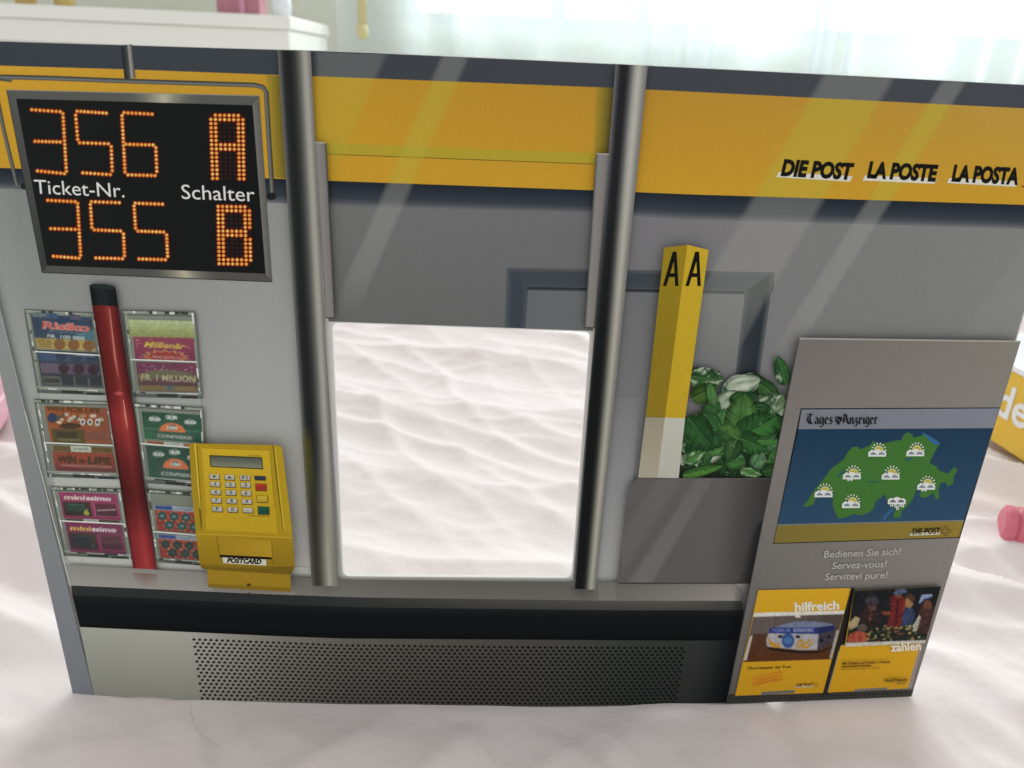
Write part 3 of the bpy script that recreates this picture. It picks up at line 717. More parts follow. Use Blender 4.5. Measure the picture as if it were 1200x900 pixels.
# --- potted plant ----------------------------------------------------------
K = lambda x, y: (780 + x / 5.294, 400 + y / 5.294)
bk = Ink()
bkpts = [(130, 830), (118, 700), (200, 600), (330, 480), (380, 430), (560, 350), (720, 400), (735, 420), (735, 830)]
bk.poly([K(*p) for p in [(70, 828), (100, 690), (190, 640), (300, 560), (360, 400), (560, 380), (700, 440), (735, 560), (735, 828)]], (28, 40, 28))
plant = bk.build('monstera_plant', panel)
def leaf(cx, cy, L, W, ang, c, hi=None, slits=0, name='leaf', pale=None):
    k = Ink(); a = math.radians(ang); ca, sa = math.cos(a), math.sin(a)
    T = lambda u, v: K(cx + u * L * ca - v * W * sa, cy + u * L * sa + v * W * ca)
    prof = [(0, .06), (.05, .34), (.15, .48), (.35, .53), (.6, .48), (.8, .35), (.93, .17), (1, 0)]; sd_ = random.uniform(0, 50)
    def half(sgn):
        def fn(s, t):
            u = s; v = sgn * poly_fn(prof)(s) * t
            return T(u - .02 * t, v)
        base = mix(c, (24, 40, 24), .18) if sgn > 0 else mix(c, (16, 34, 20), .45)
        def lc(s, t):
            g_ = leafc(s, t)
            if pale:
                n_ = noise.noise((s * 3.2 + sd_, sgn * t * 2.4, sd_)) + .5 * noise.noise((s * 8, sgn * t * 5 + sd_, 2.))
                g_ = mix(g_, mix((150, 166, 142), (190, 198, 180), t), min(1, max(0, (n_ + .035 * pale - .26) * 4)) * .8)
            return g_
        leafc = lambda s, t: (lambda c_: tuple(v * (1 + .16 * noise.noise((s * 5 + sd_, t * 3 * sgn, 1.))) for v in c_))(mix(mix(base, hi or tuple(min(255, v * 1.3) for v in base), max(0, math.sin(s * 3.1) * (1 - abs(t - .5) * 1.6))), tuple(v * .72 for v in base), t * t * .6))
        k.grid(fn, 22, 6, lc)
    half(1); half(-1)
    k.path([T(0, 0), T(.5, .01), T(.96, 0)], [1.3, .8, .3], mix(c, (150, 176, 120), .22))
    for i in range(slits):
        u = .2 + .6 * (i + .5) / slits
        for sg in (1, -1):
            e0 = poly_fn(prof)(u)
            k.path([T(u, sg * .35 * e0), T(u + .05, sg * e0 * .62), T(u + .13, sg * e0 * .97)], [.3, .9, 1.5], (26, 40, 26))
    k.build(name, plant)
G1, G2, G3, G4 = (48, 92, 40), (58, 108, 46), (34, 68, 36), (72, 100, 60)
# back to front
st_ = Ink()
for pts in ([(150, 215), (230, 250), (330, 350)], [(735, 290), (650, 440), (560, 560)], [(300, 270), (300, 420), (330, 560)]):
    st_ = Ink(); st_.path([K(*p) for p in pts], 1.0, (60, 84, 46)); st_.build('stem', plant)
leaf(735, 255, 190, 90, -108, (44, 86, 44), pale=3)
leaf(140, 205, 220, 120, 5, (46, 84, 44), slits=3, pale=4)
leaf(160, 345, 180, 110, -28, (62, 92, 36), slits=1)
leaf(480, 205, 200, 90, 25, (40, 62, 36), pale=2)
leaf(575, 255, 150, 100, 35, (50, 88, 42))
leaf(350, 330, 260, 150, -28, (64, 102, 74), pale=5)
leaf(370, 270, 220, 110, -12, (150, 164, 140), hi=(206, 212, 196), pale=3)
leaf(300, 400, 190, 110, -32, (120, 144, 120), hi=(182, 194, 172), pale=3)
leaf(480, 330, 120, 90, 25, (40, 78, 40))
leaf(510, 410, 210, 120, -22, (70, 98, 64), pale=6)
leaf(650, 450, 150, 110, -62, (92, 116, 86), pale=6)
leaf(560, 480, 190, 130, 6, (40, 84, 38))
leaf(620, 620, 110, 90, -60, (26, 52, 30))
leaf(95, 660, 210, 80, -18, (92, 130, 112), pale=2)
leaf(100, 770, 240, 90, -10, (26, 44, 28))
leaf(290, 640, 210, 150, 60, (34, 60, 34), slits=2)
leaf(170, 740, 210, 100, -24, (106, 124, 98), hi=(190, 194, 178), pale=3)
leaf(430, 700, 260, 150, 20, (30, 56, 32), slits=2)
leaf(560, 720, 190, 80, 18, (70, 92, 66), pale=2)
leaf(455, 640, 240, 140, 100, (28, 50, 30))
leaf(90, 690, 70, 60, 80, (150, 160, 142))
for _ in range(34):
    x = random.uniform(110, 660); y = random.uniform(380, 790)
    if x > 720 - (y - 420) * .2: continue
    b_ = random.choice([(40, 78, 40), (52, 94, 44), (34, 66, 36), (62, 104, 54), (74, 108, 76)])
    leaf(x, y, random.uniform(90, 160), random.uniform(60, 105), random.uniform(-150, 40), b_, hi=tuple(v * 1.35 for v in b_), pale=random.choice([None, None, None, 1]))
leaf(345, 525, 270, 230, 168, (46, 92, 50), hi=(62, 108, 62), slits=4)
leaf(130, 460, 230, 170, 50, (40, 82, 40), slits=3)
leaf(440, 590, 110, 90, 160, (60, 96, 52))
leaf(440, 600, 300, 200, -82, (62, 110, 48), hi=(84, 124, 66), slits=3)
leaf(440, 590, 285, 190, -30, (50, 100, 44), slits=4)
leaf(450, 585, 180, 130, 22, (44, 88, 40), slits=3)
leaf(440, 590, 150, 120, -150, (66, 104, 50))
leaf(430, 590, 150, 110, 110, (48, 82, 42))
leaf(560, 600, 140, 60, 0, (60, 112, 52))
leaf(100, 815, 260, 60, -14, (70, 118, 48))
leaf(590, 790, 150, 80, -10, (40, 72, 36))
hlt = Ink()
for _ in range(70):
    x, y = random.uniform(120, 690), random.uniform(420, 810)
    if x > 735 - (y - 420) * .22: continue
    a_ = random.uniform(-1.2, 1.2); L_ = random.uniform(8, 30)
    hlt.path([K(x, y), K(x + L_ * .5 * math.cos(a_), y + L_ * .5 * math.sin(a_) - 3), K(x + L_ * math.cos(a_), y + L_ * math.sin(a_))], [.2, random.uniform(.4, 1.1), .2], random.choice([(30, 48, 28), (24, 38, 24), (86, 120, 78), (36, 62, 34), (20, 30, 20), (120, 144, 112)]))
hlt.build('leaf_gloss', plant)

# --- yellow letter pillar ------------------------------------------------
pi = Ink()
pi.grid(quad([(776.5, 288.3), (803.5, 285), (777.5, 486), (755, 485.5)]), 3, 8, lambda s, t: mix((146, 124, 30), (126, 109, 28), t))
pi.grid(quad([(803.5, 285), (828.3, 291), (801, 487), (777.5, 486)]), 3, 8, lambda s, t: mix((190, 160, 44), (184, 155, 38), t))
pi.grid(quad([(755, 485.5), (777.5, 486), (769, 556), (746.5, 556)]), 2, 4, lambda s, t: mix((148, 142, 122), (164, 158, 140), t))
pi.grid(quad([(777.5, 486), (801, 487), (793.5, 556.5), (769, 556)]), 2, 4, lambda s, t: mix((184, 184, 172), (176, 176, 164), t))
pi.poly([(760.4, 440), (778, 400), (785.2, 425), (778, 484), (756, 483.5)], (136, 115, 32))
pil = pi.build('letter_pillar', panel)
for q in ([(775, 333), (793.3, 333), (1, 0)], [(801.2, 333), (819.2, 333), (1, 0)]):
    l_ = Ink(); x0, x1 = q[0][0], q[1][0]
    ap = (x0 + 12.2, 293)
    l_.poly([(x0, 333), (x0 + 4.2, 333), (ap[0] + 1.0, 303), (ap[0] + 3.2, 293), (ap[0] - .8, 293)], (16, 17, 14))
    l_.poly([(x1, 333), (x1 - 4, 333), (ap[0] + .4, 303), (ap[0] - .5, 293), (ap[0] + 3.8, 293)], (16, 17, 14))
    l_.poly([(x0 + 5, 318), (x1 - 1.5, 318), (x1 - 1.0, 322.6), (x0 + 3.4, 322.6)], (16, 17, 14))
    l_.build('letter', pil)

# --- low grey box right of the window ----------------------------------------
bx = Ink()
bx.poly([(722, 679), (732, 590), (733.5, 576), (736, 567), (740.5, 560.5), (747, 557), (755, 556.3)] + [(905, 556.5), (905, 679)], (92, 90, 88))
bx.grid(quad([(846, 557), (905, 557), (892, 679), (832, 679)]), 5, 3, lambda s, t: mix((92, 90, 88), (48, 48, 48), s))
bx.line((724, 679), (868, 679), 1.2, (46, 45, 43))
box_ = bx.build('low_cabinet', panel)
gl = Ink()
gl.grid(quad([(812, 557), (836, 557), (766, 678), (733, 678)]), 8, 3, lambda s, t: .12 * min(1, s / .2, (1 - s) / .2) * (.55 + .45 * t))
gl.grid(quad([(764, 558), (802, 558), (728, 672), (727, 620)]), 6, 3, lambda s, t: .05 * min(1, s / .2, (1 - s) / .2))
gl.build('cabinet_streak', box_, mat=GLAZE)

# --- information kiosk ------------------------------------------------------
ki = Ink()
kf = lambda s, t: pl((lerp(934, XR(395) - .5, s), lerp(393.5, 397, s)), (lerp(849, XR(811.5) - .5, s), lerp(botf(849), botf(1062), s) - .5), t)
def kc(s, t):
    a = ramp([(0, (112, 108, 104)), (.3, (122, 118, 114)), (.5, (115, 112, 108)), (.9, (98, 96, 94)), (1, (84, 83, 82))], t)
    b_ = ramp([(0, (126, 124, 116)), (.4, (130, 126, 120)), (.8, (126, 122, 118)), (1, (108, 106, 102))], t)
    return mix(a, b_, s)
ki.grid(kf, 12, 16, kc)
ki.line((934, 394), (XR(396) - 1, 397.5), 2.0, (156, 154, 146))
ki.line((933.5, 394), (850, 819), 1.0, (74, 72, 70))
ki.grid(lambda s, t: pl((lerp(852, XR(802) - .6, s), lerp(808.5, 803, s)), (lerp(849.6, XR(811.5) - .6, s), lerp(botf(849), botf(1062), s) - .5), t), 6, 1, lambda s, t: mix((50, 51, 50), (60, 60, 57), s))
for i in range(26):
    x = lerp(925, 1058, i / 25); ki.disc((x, lerp(812.5, 806.5, (x - 925) / 133)), 1.2, .9, (22, 22, 22), 7)
kiosk = ki.build('info_kiosk', panel)
sd = Ink(); sd.grid(quad([(878, 620), (891.5, 604), (849, 820), (822, 821)]), 4, 3, lambda s, t: s * .55)  # shadow left of the kiosk, inked over the artwork
sd.build('kiosk_shadow_ink', kiosk, mat=SHADE_INK)

N = lambda x, y: (880 + x / 4.0, 460 + y / 4.0)
ws = Ink()
ws.poly([N(222, 61), N(1146, 57), N(962, 664), N(94, 692)], (16, 20, 22))
ws.grid(quad([N(226, 66), N(1144, 61), N(1116, 153), N(210, 158)]), 6, 1, lambda s, t: mix((116, 121, 130), (124, 128, 138), s))
ws.grid(quad([N(210, 159), N(1115, 154), N(982, 580), N(115, 601)]), 6, 5, lambda s, t: mix((30, 56, 80), (44, 74, 98), t))
ws.poly([N(115, 601), N(982, 580), N(980, 586), N(113, 606)], (112, 118, 118))
ws.grid(quad([N(113, 606), N(980, 586), N(958, 660), N(98, 688)]), 6, 1, lambda s, t: mix((120, 108, 52), (138, 118, 50), s))
scr = ws.build('weather_screen', panel)
gm = Ink()
swiss = [(233, 518), (262, 480), (285, 440), (340, 375), (360, 345), (420, 300), (440, 265), (462, 240), (490, 240), (497, 252), (540, 235), (560, 212), (575, 228), (620, 222), (660, 212), (690, 208), (700, 182), (722, 172), (745, 185), (740, 198), (775, 190), (800, 180), (868, 225), (845, 262), (820, 315), (850, 330), (865, 350), (905, 365), (935, 335), (952, 345), (935, 375), (930, 410), (905, 425), (895, 405), (870, 410), (862, 440), (868, 480), (850, 487), (838, 455), (800, 480), (775, 470), (778, 445), (760, 440), (745, 480), (715, 520), (690, 540), (685, 570), (655, 572), (655, 545), (665, 530), (640, 515), (620, 490), (615, 460), (570, 495), (560, 530), (540, 545), (500, 560), (470, 552), (430, 570), (395, 575), (380, 540), (370, 510), (372, 480), (340, 470), (290, 480), (280, 510), (245, 520)]
gm.poly([N(*p) for p in swiss], (62, 110, 48))
LK = (48, 98, 142)
gm.poly([N(*p) for p in [(778, 172), (800, 178), (826, 192), (870, 222), (852, 234), (820, 214), (812, 198)]], LK)
gm.poly([N(*p) for p in [(604, 580), (612, 560), (644, 530), (652, 534), (620, 564), (612, 582)]], LK)
gm.poly([N(*p) for p in [(290, 468), (322, 448), (372, 452), (372, 470)]], (48, 90, 112)); gm.poly([N(*p) for p in [(384, 380), (420, 344), (432, 350), (398, 382)]], (44, 88, 92))
gm.poly([N(*p) for p in [(700, 296), (740, 288), (744, 298), (712, 308)]], (48, 92, 92)); gm.poly([N(*p) for p in [(520, 400), (560, 402), (600, 396), (560, 410)]], (44, 88, 88))
gm.build('map', scr)
def cloud(k, x, y, c, c2):
    for dx, dy, rx in ((-26, 8, 17), (0, 2, 18), (24, 8, 17)): k.disc(N(x + dx, y + dy), rx / 4, 13 / 4, (208, 212, 210), 12)
    k.poly([N(x - 42, y + 10), N(x + 40, y + 10), N(x + 40, y + 23), N(x - 44, y + 23)], (208, 212, 210))
    k.poly([N(x - 34, y + 15), N(x - 30, y + 6), N(x - 20, y + 2), N(x - 8, y + 7), N(x - 4, y + 15)], c); k.poly([N(x + 2, y + 15), N(x + 8, y + 5), N(x + 20, y + 1), N(x + 30, y + 6), N(x + 35, y + 15)], c2)
for i, (x, y) in enumerate([(578, 262), (755, 260), (460, 367), (640, 368), (805, 415), (328, 450), (455, 500)]):
    k = Ink()
    sx, sy = x + 6, y - 6
    for a in range(0, 8):
        an = math.radians(-180 + a * 180 / 7 + (0))
        k.line((N(sx, sy)[0] + 6.6 * math.cos(an), N(sx, sy)[1] + 6.6 * math.sin(an)), (N(sx, sy)[0] + 9 * math.cos(an), N(sx, sy)[1] + 9 * math.sin(an)), 1.2, (210, 214, 200))
    k.disc(N(sx, sy), 5.4, 5.4, (196, 204, 178), 16); k.disc(N(sx, sy), 4.5, 4.5, (180, 166, 62), 16)
    cloud(k, x, y, (110, 128, 132), (120, 134, 138))
    if i in (2, 4): 
        for dx in (-18, -4): k.disc(N(x + dx, y + 24), 1.3, 2.0, (210, 214, 216), 8)
    k.build('weather_icon', scr)
k = Ink(); cloud(k, 668, 482, (96, 104, 106), (96, 104, 106))
for dx, dy in ((-26, 26), (-8, 30), (12, 26), (2, 42), (26, 30)): k.disc(N(668 + dx, 482 + dy), 1.8, 2.2, (206, 210, 210), 9); k.disc(N(668 + dx, 482 + dy), .8, 1.1, (90, 104, 110), 7)
k.build('weather_icon', scr)
# blackletter masthead drawn with a broad nib
GL = {
 'T': (1.0, [[(0, .95), (.35, 1.0), (.7, .92), (1, 1.0)], [(.5, .95), (.42, .6), (.48, .2), (.65, 0), (.95, .12)], [(.2, .8), (.1, .5), (.2, .2), (.45, .05)]]),
 'a': (.62, [[(.1, .55), (.4, .68), (.7, .55), (.7, .1), (.95, 0)], [(.7, .38), (.2, .28), (.15, .1), (.35, 0), (.7, .12)]]),
 'g': (.66, [[(.7, .6), (.35, .68), (.12, .5), (.12, .2), (.4, .03), (.7, .15)], [(.75, .65), (.75, -.1), (.5, -.28), (.1, -.22)]]),
 'e': (.56, [[(.15, .3), (.75, .45), (.5, .68), (.15, .5), (.15, .15), (.4, 0), (.85, .1)]]),
 's': (.56, [[(.8, .6), (.45, .68), (.18, .5), (.75, .25), (.55, .02), (.1, .08)]]),
 'A': (1.0, [[(.1, .9), (.35, 1.0), (.6, .9), (.78, .2), (1.02, 0)], [(.38, .95), (.22, .4), (.3, .15), (.05, 0)], [(.1, .42), (.75, .45)]]),
 'n': (.7, [[(.05, .6), (.2, .65), (.2, .0)], [(.2, .52), (.6, .68), (.75, .5), (.75, .08), (.95, 0)]]),
 'z': (.6, [[(.1, .6), (.75, .62), (.3, .3), (.75, .15), (.5, -.22), (.1, -.2)]]),
 'i': (.36, [[(.1, .6), (.45, .65), (.45, .08), (.85, 0)], [(.4, .85), (.6, .92)]]),
 'r': (.52, [[(.05, .6), (.3, .65), (.3, .05), (.5, 0)], [(.3, .5), (.6, .68), (.9, .58)]]),
}
mh = Ink()
def blackletter(s, x0, x1, yb, h):
    tot = sum(GL[c][0] for c in s); sc_ = (x1 - x0) / tot; x = x0
    zz = mh.z()
    for c in s:
        wd, strokes = GL[c]
        for stn in strokes:
            pts = [N(x + p[0] * wd * sc_ * .95, yb - p[1] * h) for p in stn]
            nx_, ny_ = .82, -.5
            for a, b_ in zip(pts, pts[1:]):
                zz -= STEP / 200
                mh.poly([(a[0] - nx_, a[1] - ny_), (a[0] + nx_, a[1] + ny_), (b_[0] + nx_, b_[1] + ny_), (b_[0] - nx_, b_[1] - ny_)], (16, 18, 20), zz)
        x += wd * sc_
blackletter('Tages', 248, 372, 132, 46)
blackletter('Anzeiger', 412, 578, 132, 46)
mh.poly([N(379, 97), N(388, 100), N(395, 95), N(402, 100), N(412, 97), N(410, 118), N(394, 138), N(381, 118)], (20, 24, 28)); mh.line(N(384, 104), N(404, 122), 1.6, (74, 84, 96))
LAYER[0] += 2
mh.build('masthead', scr)
def post_logo(k, p, q, h, big=1.0):
    d_ = (q[0] - p[0]); 
    k.poly([(p[0] - .3 * h, p[1] - h * .28), (q[0] - .1 * h, q[1] - h * .28), (q[0] - .25 * h, q[1] + h * .22), (p[0] - .5 * h, p[1] + h * .22)], (190, 186, 160))
    k.text('DIE POST', p, q, h, (18, 18, 16), bold=.02, shear=.22)
lg = Ink(); post_logo(lg, N(739, 646), N(872, 641), 6.6)
def swiss_cross(k, cx, cy, r, c):
    pts = [(-.3, -1), (.3, -1), (.3, -.3), (1, -.3), (1, .35), (.35, .35), (.3, 1), (-.3, 1), (-.3, .35), (-1, .35), (-1, -.3), (-.3, -.3)]
    P = [(cx + x * r, cy + y * r) for x, y in pts]
    for a, b_ in zip(P, P[1:] + P[:1]): k.line(a, b_, .7, c)
swiss_cross(lg, *N(894, 630), 5.4, (104, 84, 44))
lg.build('screen_logo', scr)
nt_ = Ink()
GT = (172, 170, 166)
nt_.text('Bedienen Sie sich!', (961.7, 648.3), (1052, 644.6), 7.6, GT, bold=.012, shear=.2)
nt_.text('Servez-vous!', (971.3, 661.6), (1035.5, 659.2), 7.6, GT, bold=.012, shear=.2)
nt_.text('Servitevi pure!', (963, 674.6), (1036.5, 672), 7.6, GT, bold=.012, shear=.2)
nt_.build('notice_text', panel)

# --- brochures ------------------------------------------------------------
Bq = lambda x, y: (850 + x / 4.615, 670 + y / 4.615)
YB = (200, 156, 36)
b1 = Ink()
b1.poly([Bq(665, 60), Bq(682, 68), Bq(640, 350), Bq(545, 640), Bq(512, 640)], (38, 36, 34))
b1.grid(quad([Bq(166, 75), Bq(662, 64), Bq(513, 627), Bq(42, 643)]), 4, 6, lambda s, t: mix((202, 158, 38), (192, 146, 30), t))
b1.poly([Bq(180, 640), Bq(183, 622), Bq(362, 611), Bq(361, 628)], (104, 102, 98))
br1 = b1.build('brochure', panel, 'yellow brochure with a fruit box photo')
k = Ink()
ph = quad([Bq(137, 218), Bq(624, 203), Bq(557, 447), Bq(84, 462)])
k.poly([Bq(142, 195), Bq(630, 183), Bq(624, 204), Bq(137, 219)], (206, 206, 196))
k.grid(ph, 4, 2, lambda s, t: mix((98, 88, 84), (74, 66, 62), s))
k.grid(lambda s, t: ph(s, lerp(.38, 1, t)), 4, 3, lambda s, t: mix((78, 54, 40), (84, 48, 26), t))
k.poly([Bq(122, 318), Bq(136, 316), Bq(104, 450), Bq(86, 455)], (176, 178, 174)); k.poly([Bq(584, 290), Bq(606, 288), Bq(572, 438), Bq(546, 442)], (150, 152, 150)); k.poly([Bq(360, 206), Bq(396, 206), Bq(392, 222), Bq(364, 222)], (196, 196, 188))
k.poly([Bq(215, 380), Bq(380, 402), Bq(500, 402), Bq(565, 372), Bq(560, 385), Bq(490, 414), Bq(380, 414), Bq(225, 396)], (34, 26, 22))
k.poly([Bq(228, 282), Bq(300, 258), Bq(380, 240), Bq(470, 242), Bq(560, 256), Bq(575, 264), Bq(492, 282)], (108, 118, 140))
k.poly([Bq(228, 276), Bq(492, 274), Bq(490, 310), Bq(220, 306)], (40, 54, 112))
k.poly([Bq(220, 306), Bq(490, 310), Bq(482, 396), Bq(380, 396), Bq(212, 378), Bq(208, 340)], (158, 158, 162))
k.poly([Bq(492, 274), Bq(576, 262), Bq(578, 290), Bq(562, 360), Bq(482, 396)], (62, 56, 66)); k.poly([Bq(492, 274), Bq(576, 262), Bq(576, 288), Bq(490, 308)], (32, 40, 84))
k.text('PREMIUM', Bq(240, 300), Bq(335, 300), 4.2, (104, 118, 168), bold=.02); k.text('BANANAS', Bq(355, 299), Bq(462, 299), 4.4, (166, 172, 196), bold=.02)
k.disc(Bq(325, 346), 7.4, 8.6, (50, 78, 130), 18); k.disc(Bq(325, 346), 5.2, 4.4, (72, 106, 156), 14)
for pts in ([(214, 332), (240, 362), (290, 368)], [(222, 356), (250, 378), (288, 380)], [(362, 372), (410, 366), (456, 336)], [(370, 384), (425, 382), (462, 352)], [(372, 356), (392, 344), (412, 352)]):
    k.path([Bq(*p) for p in pts], [1, 3.4, 1], (178, 132, 48))
for x, y in ((284, 324), (378, 325)): k.disc(Bq(x, y), 3.0, 1.9, (44, 44, 50), 10)
k.disc(Bq(505, 345), 2.2, 2.6, (28, 26, 32)); k.disc(Bq(545, 325), 2, 2.6, (28, 26, 32))
soft_print(k, quad([Bq(142, 195), Bq(630, 183), Bq(557, 447), Bq(84, 462)]), 150, 100, YB, blur=.55, grain=.04).build('brochure_photo', br1)
k = Ink()
k.text('hilfreich', (928.5, 710.6), (980, 708.2), 9.6, (216, 214, 204), bold=.03, shear=.0)
k.build('brochure_title', br1)
k = Ink()
k.text('Übungspapier der Post', Bq(108, 501), Bq(342, 492), 2.9, (60, 46, 24), bold=.02)
k.build('brochure_caption', br1)
k = Ink()
R_ = (196, 92, 40)
for a, b_ in (((136, 545), (288, 512)), ((288, 512), (288, 555)), ((288, 555), (140, 588)), ((140, 588), (136, 545)), ((150, 556), (275, 530)), ((152, 567), (275, 541)), ((150, 578), (270, 552))): k.line(Bq(*a), Bq(*b_), .75, R_)
k.build('stamp_box', br1)
k = Ink()
post_logo(k, Bq(370, 594), Bq(464, 590), 3.6)
swiss_cross(k, *Bq(478, 584), 2.2, (170, 120, 40))
k.build('brochure_logo', br1)
b2 = Ink()
b2.poly([Bq(638, 350), Bq(660, 346), Bq(607, 372), Bq(540, 625), Bq(536, 622), Bq(596, 400)], (128, 124, 118))
b2.poly([Bq(1055, 335), Bq(1046, 372), Bq(988, 600), Bq(966, 602), Bq(1036, 350)], (140, 134, 126))
b2.grid(quad([Bq(608, 370), Bq(1038, 350), Bq(966, 602), Bq(540, 625)]), 4, 4, lambda s, t: mix((202, 156, 34), (192, 146, 30), t))
b2.poly([Bq(680, 620), Bq(684, 606), Bq(858, 597), Bq(855, 610)], (112, 110, 106))
br2 = b2.build('brochure', panel, 'yellow brochure with a market photo')
k = Ink()
mq = quad([Bq(672, 68), Bq(1139, 43), Bq(1058, 332), Bq(632, 347)])
k.poly([Bq(632, 346), Bq(1058, 330), Bq(1052, 350), Bq(622, 370)], (206, 204, 190))
k.grid(mq, 4, 4, lambda s, t: mix((24, 27, 31), (36, 40, 38), t))
for _ in range(150):
    s_ = random.random(); t_ = random.uniform(.70, .98)
    if s_ < .25 and t_ < .84: continue
    p = mq(s_, t_); k.disc(p, random.uniform(.8, 2.4), random.uniform(.7, 1.7), random.choice([(66, 92, 50), (92, 116, 70), (150, 152, 84), (176, 170, 120), (126, 64, 44), (44, 62, 38), (150, 96, 60), (38, 52, 34), (170, 150, 90)]), 8)
def speck(cx, cy, rx, ry, n_, cols, r0=.5, r1=1.4):
    for _ in range(n_):
        a = random.random() * 6.283; rr = random.random() ** .5
        k.disc(Bq(cx + rx * rr * math.cos(a), cy + ry * rr * math.sin(a)), random.uniform(r0, r1), random.uniform(r0, r1), random.choice(cols), 6, rot=random.random())
speck(900, 100, 230, 45, 60, [(30, 34, 36), (44, 46, 44), (22, 26, 30), (52, 50, 44)], .8, 2.4)
k.poly([Bq(690, 210), Bq(720, 165), Bq(760, 148), Bq(800, 160), Bq(812, 215), Bq(800, 262), Bq(730, 268)], (46, 34, 34)); k.poly([Bq(752, 190), Bq(775, 185), Bq(770, 225), Bq(748, 235)], (104, 62, 50))
k.disc(Bq(768, 152), 5.2, 5.6, (104, 74, 62)); k.disc(Bq(769, 124), 8, 6, (66, 62, 68), 14); k.disc(Bq(770, 138), 7, 3, (50, 46, 52))
k.poly([Bq(640, 245), Bq(680, 205), Bq(705, 215), Bq(690, 260), Bq(650, 280)], (176, 158, 120))
k.poly([Bq(868, 100), Bq(905, 84), Bq(940, 100), Bq(935, 180), Bq(920, 262), Bq(846, 258), Bq(870, 180)], (112, 38, 38)); k.poly([Bq(815, 180), Bq(866, 178), Bq(868, 196), Bq(830, 200)], (140, 74, 50)); k.poly([Bq(900, 120), Bq(912, 120), Bq(900, 255), Bq(890, 255)], (70, 28, 32))
k.disc(Bq(908, 90), 4, 4.4, (112, 84, 72)); k.poly([Bq(878, 84), Bq(905, 58), Bq(950, 58), Bq(958, 76), Bq(920, 88)], (80, 92, 122))
k.poly([Bq(940, 170), Bq(975, 150), Bq(1000, 190), Bq(985, 250), Bq(920, 258)], (52, 66, 98)); k.disc(Bq(964, 132), 5.6, 6.2, (160, 122, 84)); k.poly([Bq(946, 95), Bq(975, 80), Bq(1000, 110), Bq(985, 135), Bq(965, 112)], (84, 60, 46)); k.poly([Bq(935, 120), Bq(950, 108), Bq(945, 175), Bq(930, 190)], (140, 50, 44))
k.poly([Bq(1030, 145), Bq(1085, 135), Bq(1105, 190), Bq(1072, 290), Bq(1015, 300), Bq(1010, 230)], (70, 48, 44)); k.disc(Bq(1065, 145), 5, 6, (118, 74, 56)); k.poly([Bq(990, 250), Bq(1022, 195), Bq(1030, 215), Bq(1010, 280), Bq(985, 290)], (182, 184, 166))
k.path([Bq(1020, 135), Bq(1040, 100), Bq(1090, 92)], [1.5, 5.5, 3], (150, 164, 196)); k.path([Bq(1026, 140), Bq(1050, 112), Bq(1092, 104)], [.6, 1.6, .8], (60, 84, 142))
k.poly([Bq(640, 335), Bq(648, 300), Bq(690, 282), Bq(738, 295), Bq(742, 342), Bq(638, 345)], (176, 84, 62)); k.disc(Bq(716, 268), 6, 5, (96, 84, 76)); k.poly([Bq(656, 300), Bq(680, 292), Bq(672, 330), Bq(655, 335)], (150, 66, 50))
speck(755, 210, 45, 50, 40, [(58, 42, 40), (34, 26, 28), (84, 54, 46), (44, 32, 34)])
speck(895, 170, 32, 85, 50, [(128, 46, 42), (92, 30, 32), (70, 26, 30), (140, 62, 50)])
speck(960, 205, 30, 45, 30, [(66, 82, 112), (40, 50, 78), (84, 92, 112)])
speck(1055, 215, 35, 70, 50, [(84, 56, 48), (54, 38, 38), (104, 72, 58), (40, 32, 34)])
speck(695, 315, 45, 28, 30, [(190, 98, 74), (158, 72, 54), (140, 64, 50)]); speck(768, 124, 32, 22, 14, [(82, 76, 78), (54, 52, 58)]); speck(716, 266, 24, 18, 10, [(112, 98, 88), (78, 70, 66)])
speck(1000, 270, 14, 30, 10, [(196, 196, 178), (160, 164, 140)]); speck(918, 72, 32, 12, 10, [(98, 108, 134), (66, 78, 108)])
soft_print(k, quad([Bq(672, 68), Bq(1139, 43), Bq(1052, 350), Bq(622, 370)]), 170, 110, YB, blur=.62, grain=.06, gain=.88).build('brochure_photo', br2)
k = Ink()
k.text('zahlen', (1038.5, 755.2), (1073.5, 753.4), 9.2, (214, 210, 196), bold=.03)
k.build('brochure_title', br2)
k = Ink()
k.text('Mit Change und Travelers Cheques', Bq(612, 464), Bq(866, 455), 2.6, (70, 52, 22), bold=.03)
k.text('unbeschwert bezahlen', Bq(606, 480), Bq(765, 474), 2.6, (70, 52, 22), bold=.03)
k.text('Sorglos in der Schweiz und im Ausland', Bq(602, 494), Bq(812, 486), 2.3, (96, 72, 30))
k.build('brochure_caption', br2)
k = Ink()
k.text('PostFinance', Bq(838, 560), Bq(958, 553), 4.0, (34, 28, 18), bold=.02, shear=.15)
k.text('DIE POST', Bq(903, 571), Bq(950, 568), 1.7, (60, 46, 24), bold=.03)
k.build('brochure_logo', br2)

# --- card terminal -----------------------------------------------------------
Tm = lambda x, y: (210 + x / 4.74, 500 + y / 4.74)
tb = Ink()
Y1, Y2, Y3 = (190, 160, 36), (166, 138, 30), (134, 110, 28)
tb.poly([Tm(175, 758), Tm(182, 856), Tm(634, 882), Tm(632, 780)], (152, 124, 34))
tb.grid(quad([Tm(178, 835), Tm(633, 858), Tm(634, 882), Tm(182, 856)]), 2, 1, lambda s, t: (130, 104, 28))
tb.poly([Tm(78, 70), Tm(92, 64), Tm(560, 74), Tm(588, 86), Tm(640, 520), Tm(656, 742), Tm(640, 778), Tm(632, 784), Tm(150, 754), Tm(136, 738), Tm(114, 560), Tm(92, 330)], Y2)
tb.grid(quad([Tm(140, 84), Tm(520, 98), Tm(560, 560), Tm(172, 540)]), 4, 6, lambda s, t: mix((194, 164, 40), (182, 152, 36), t))
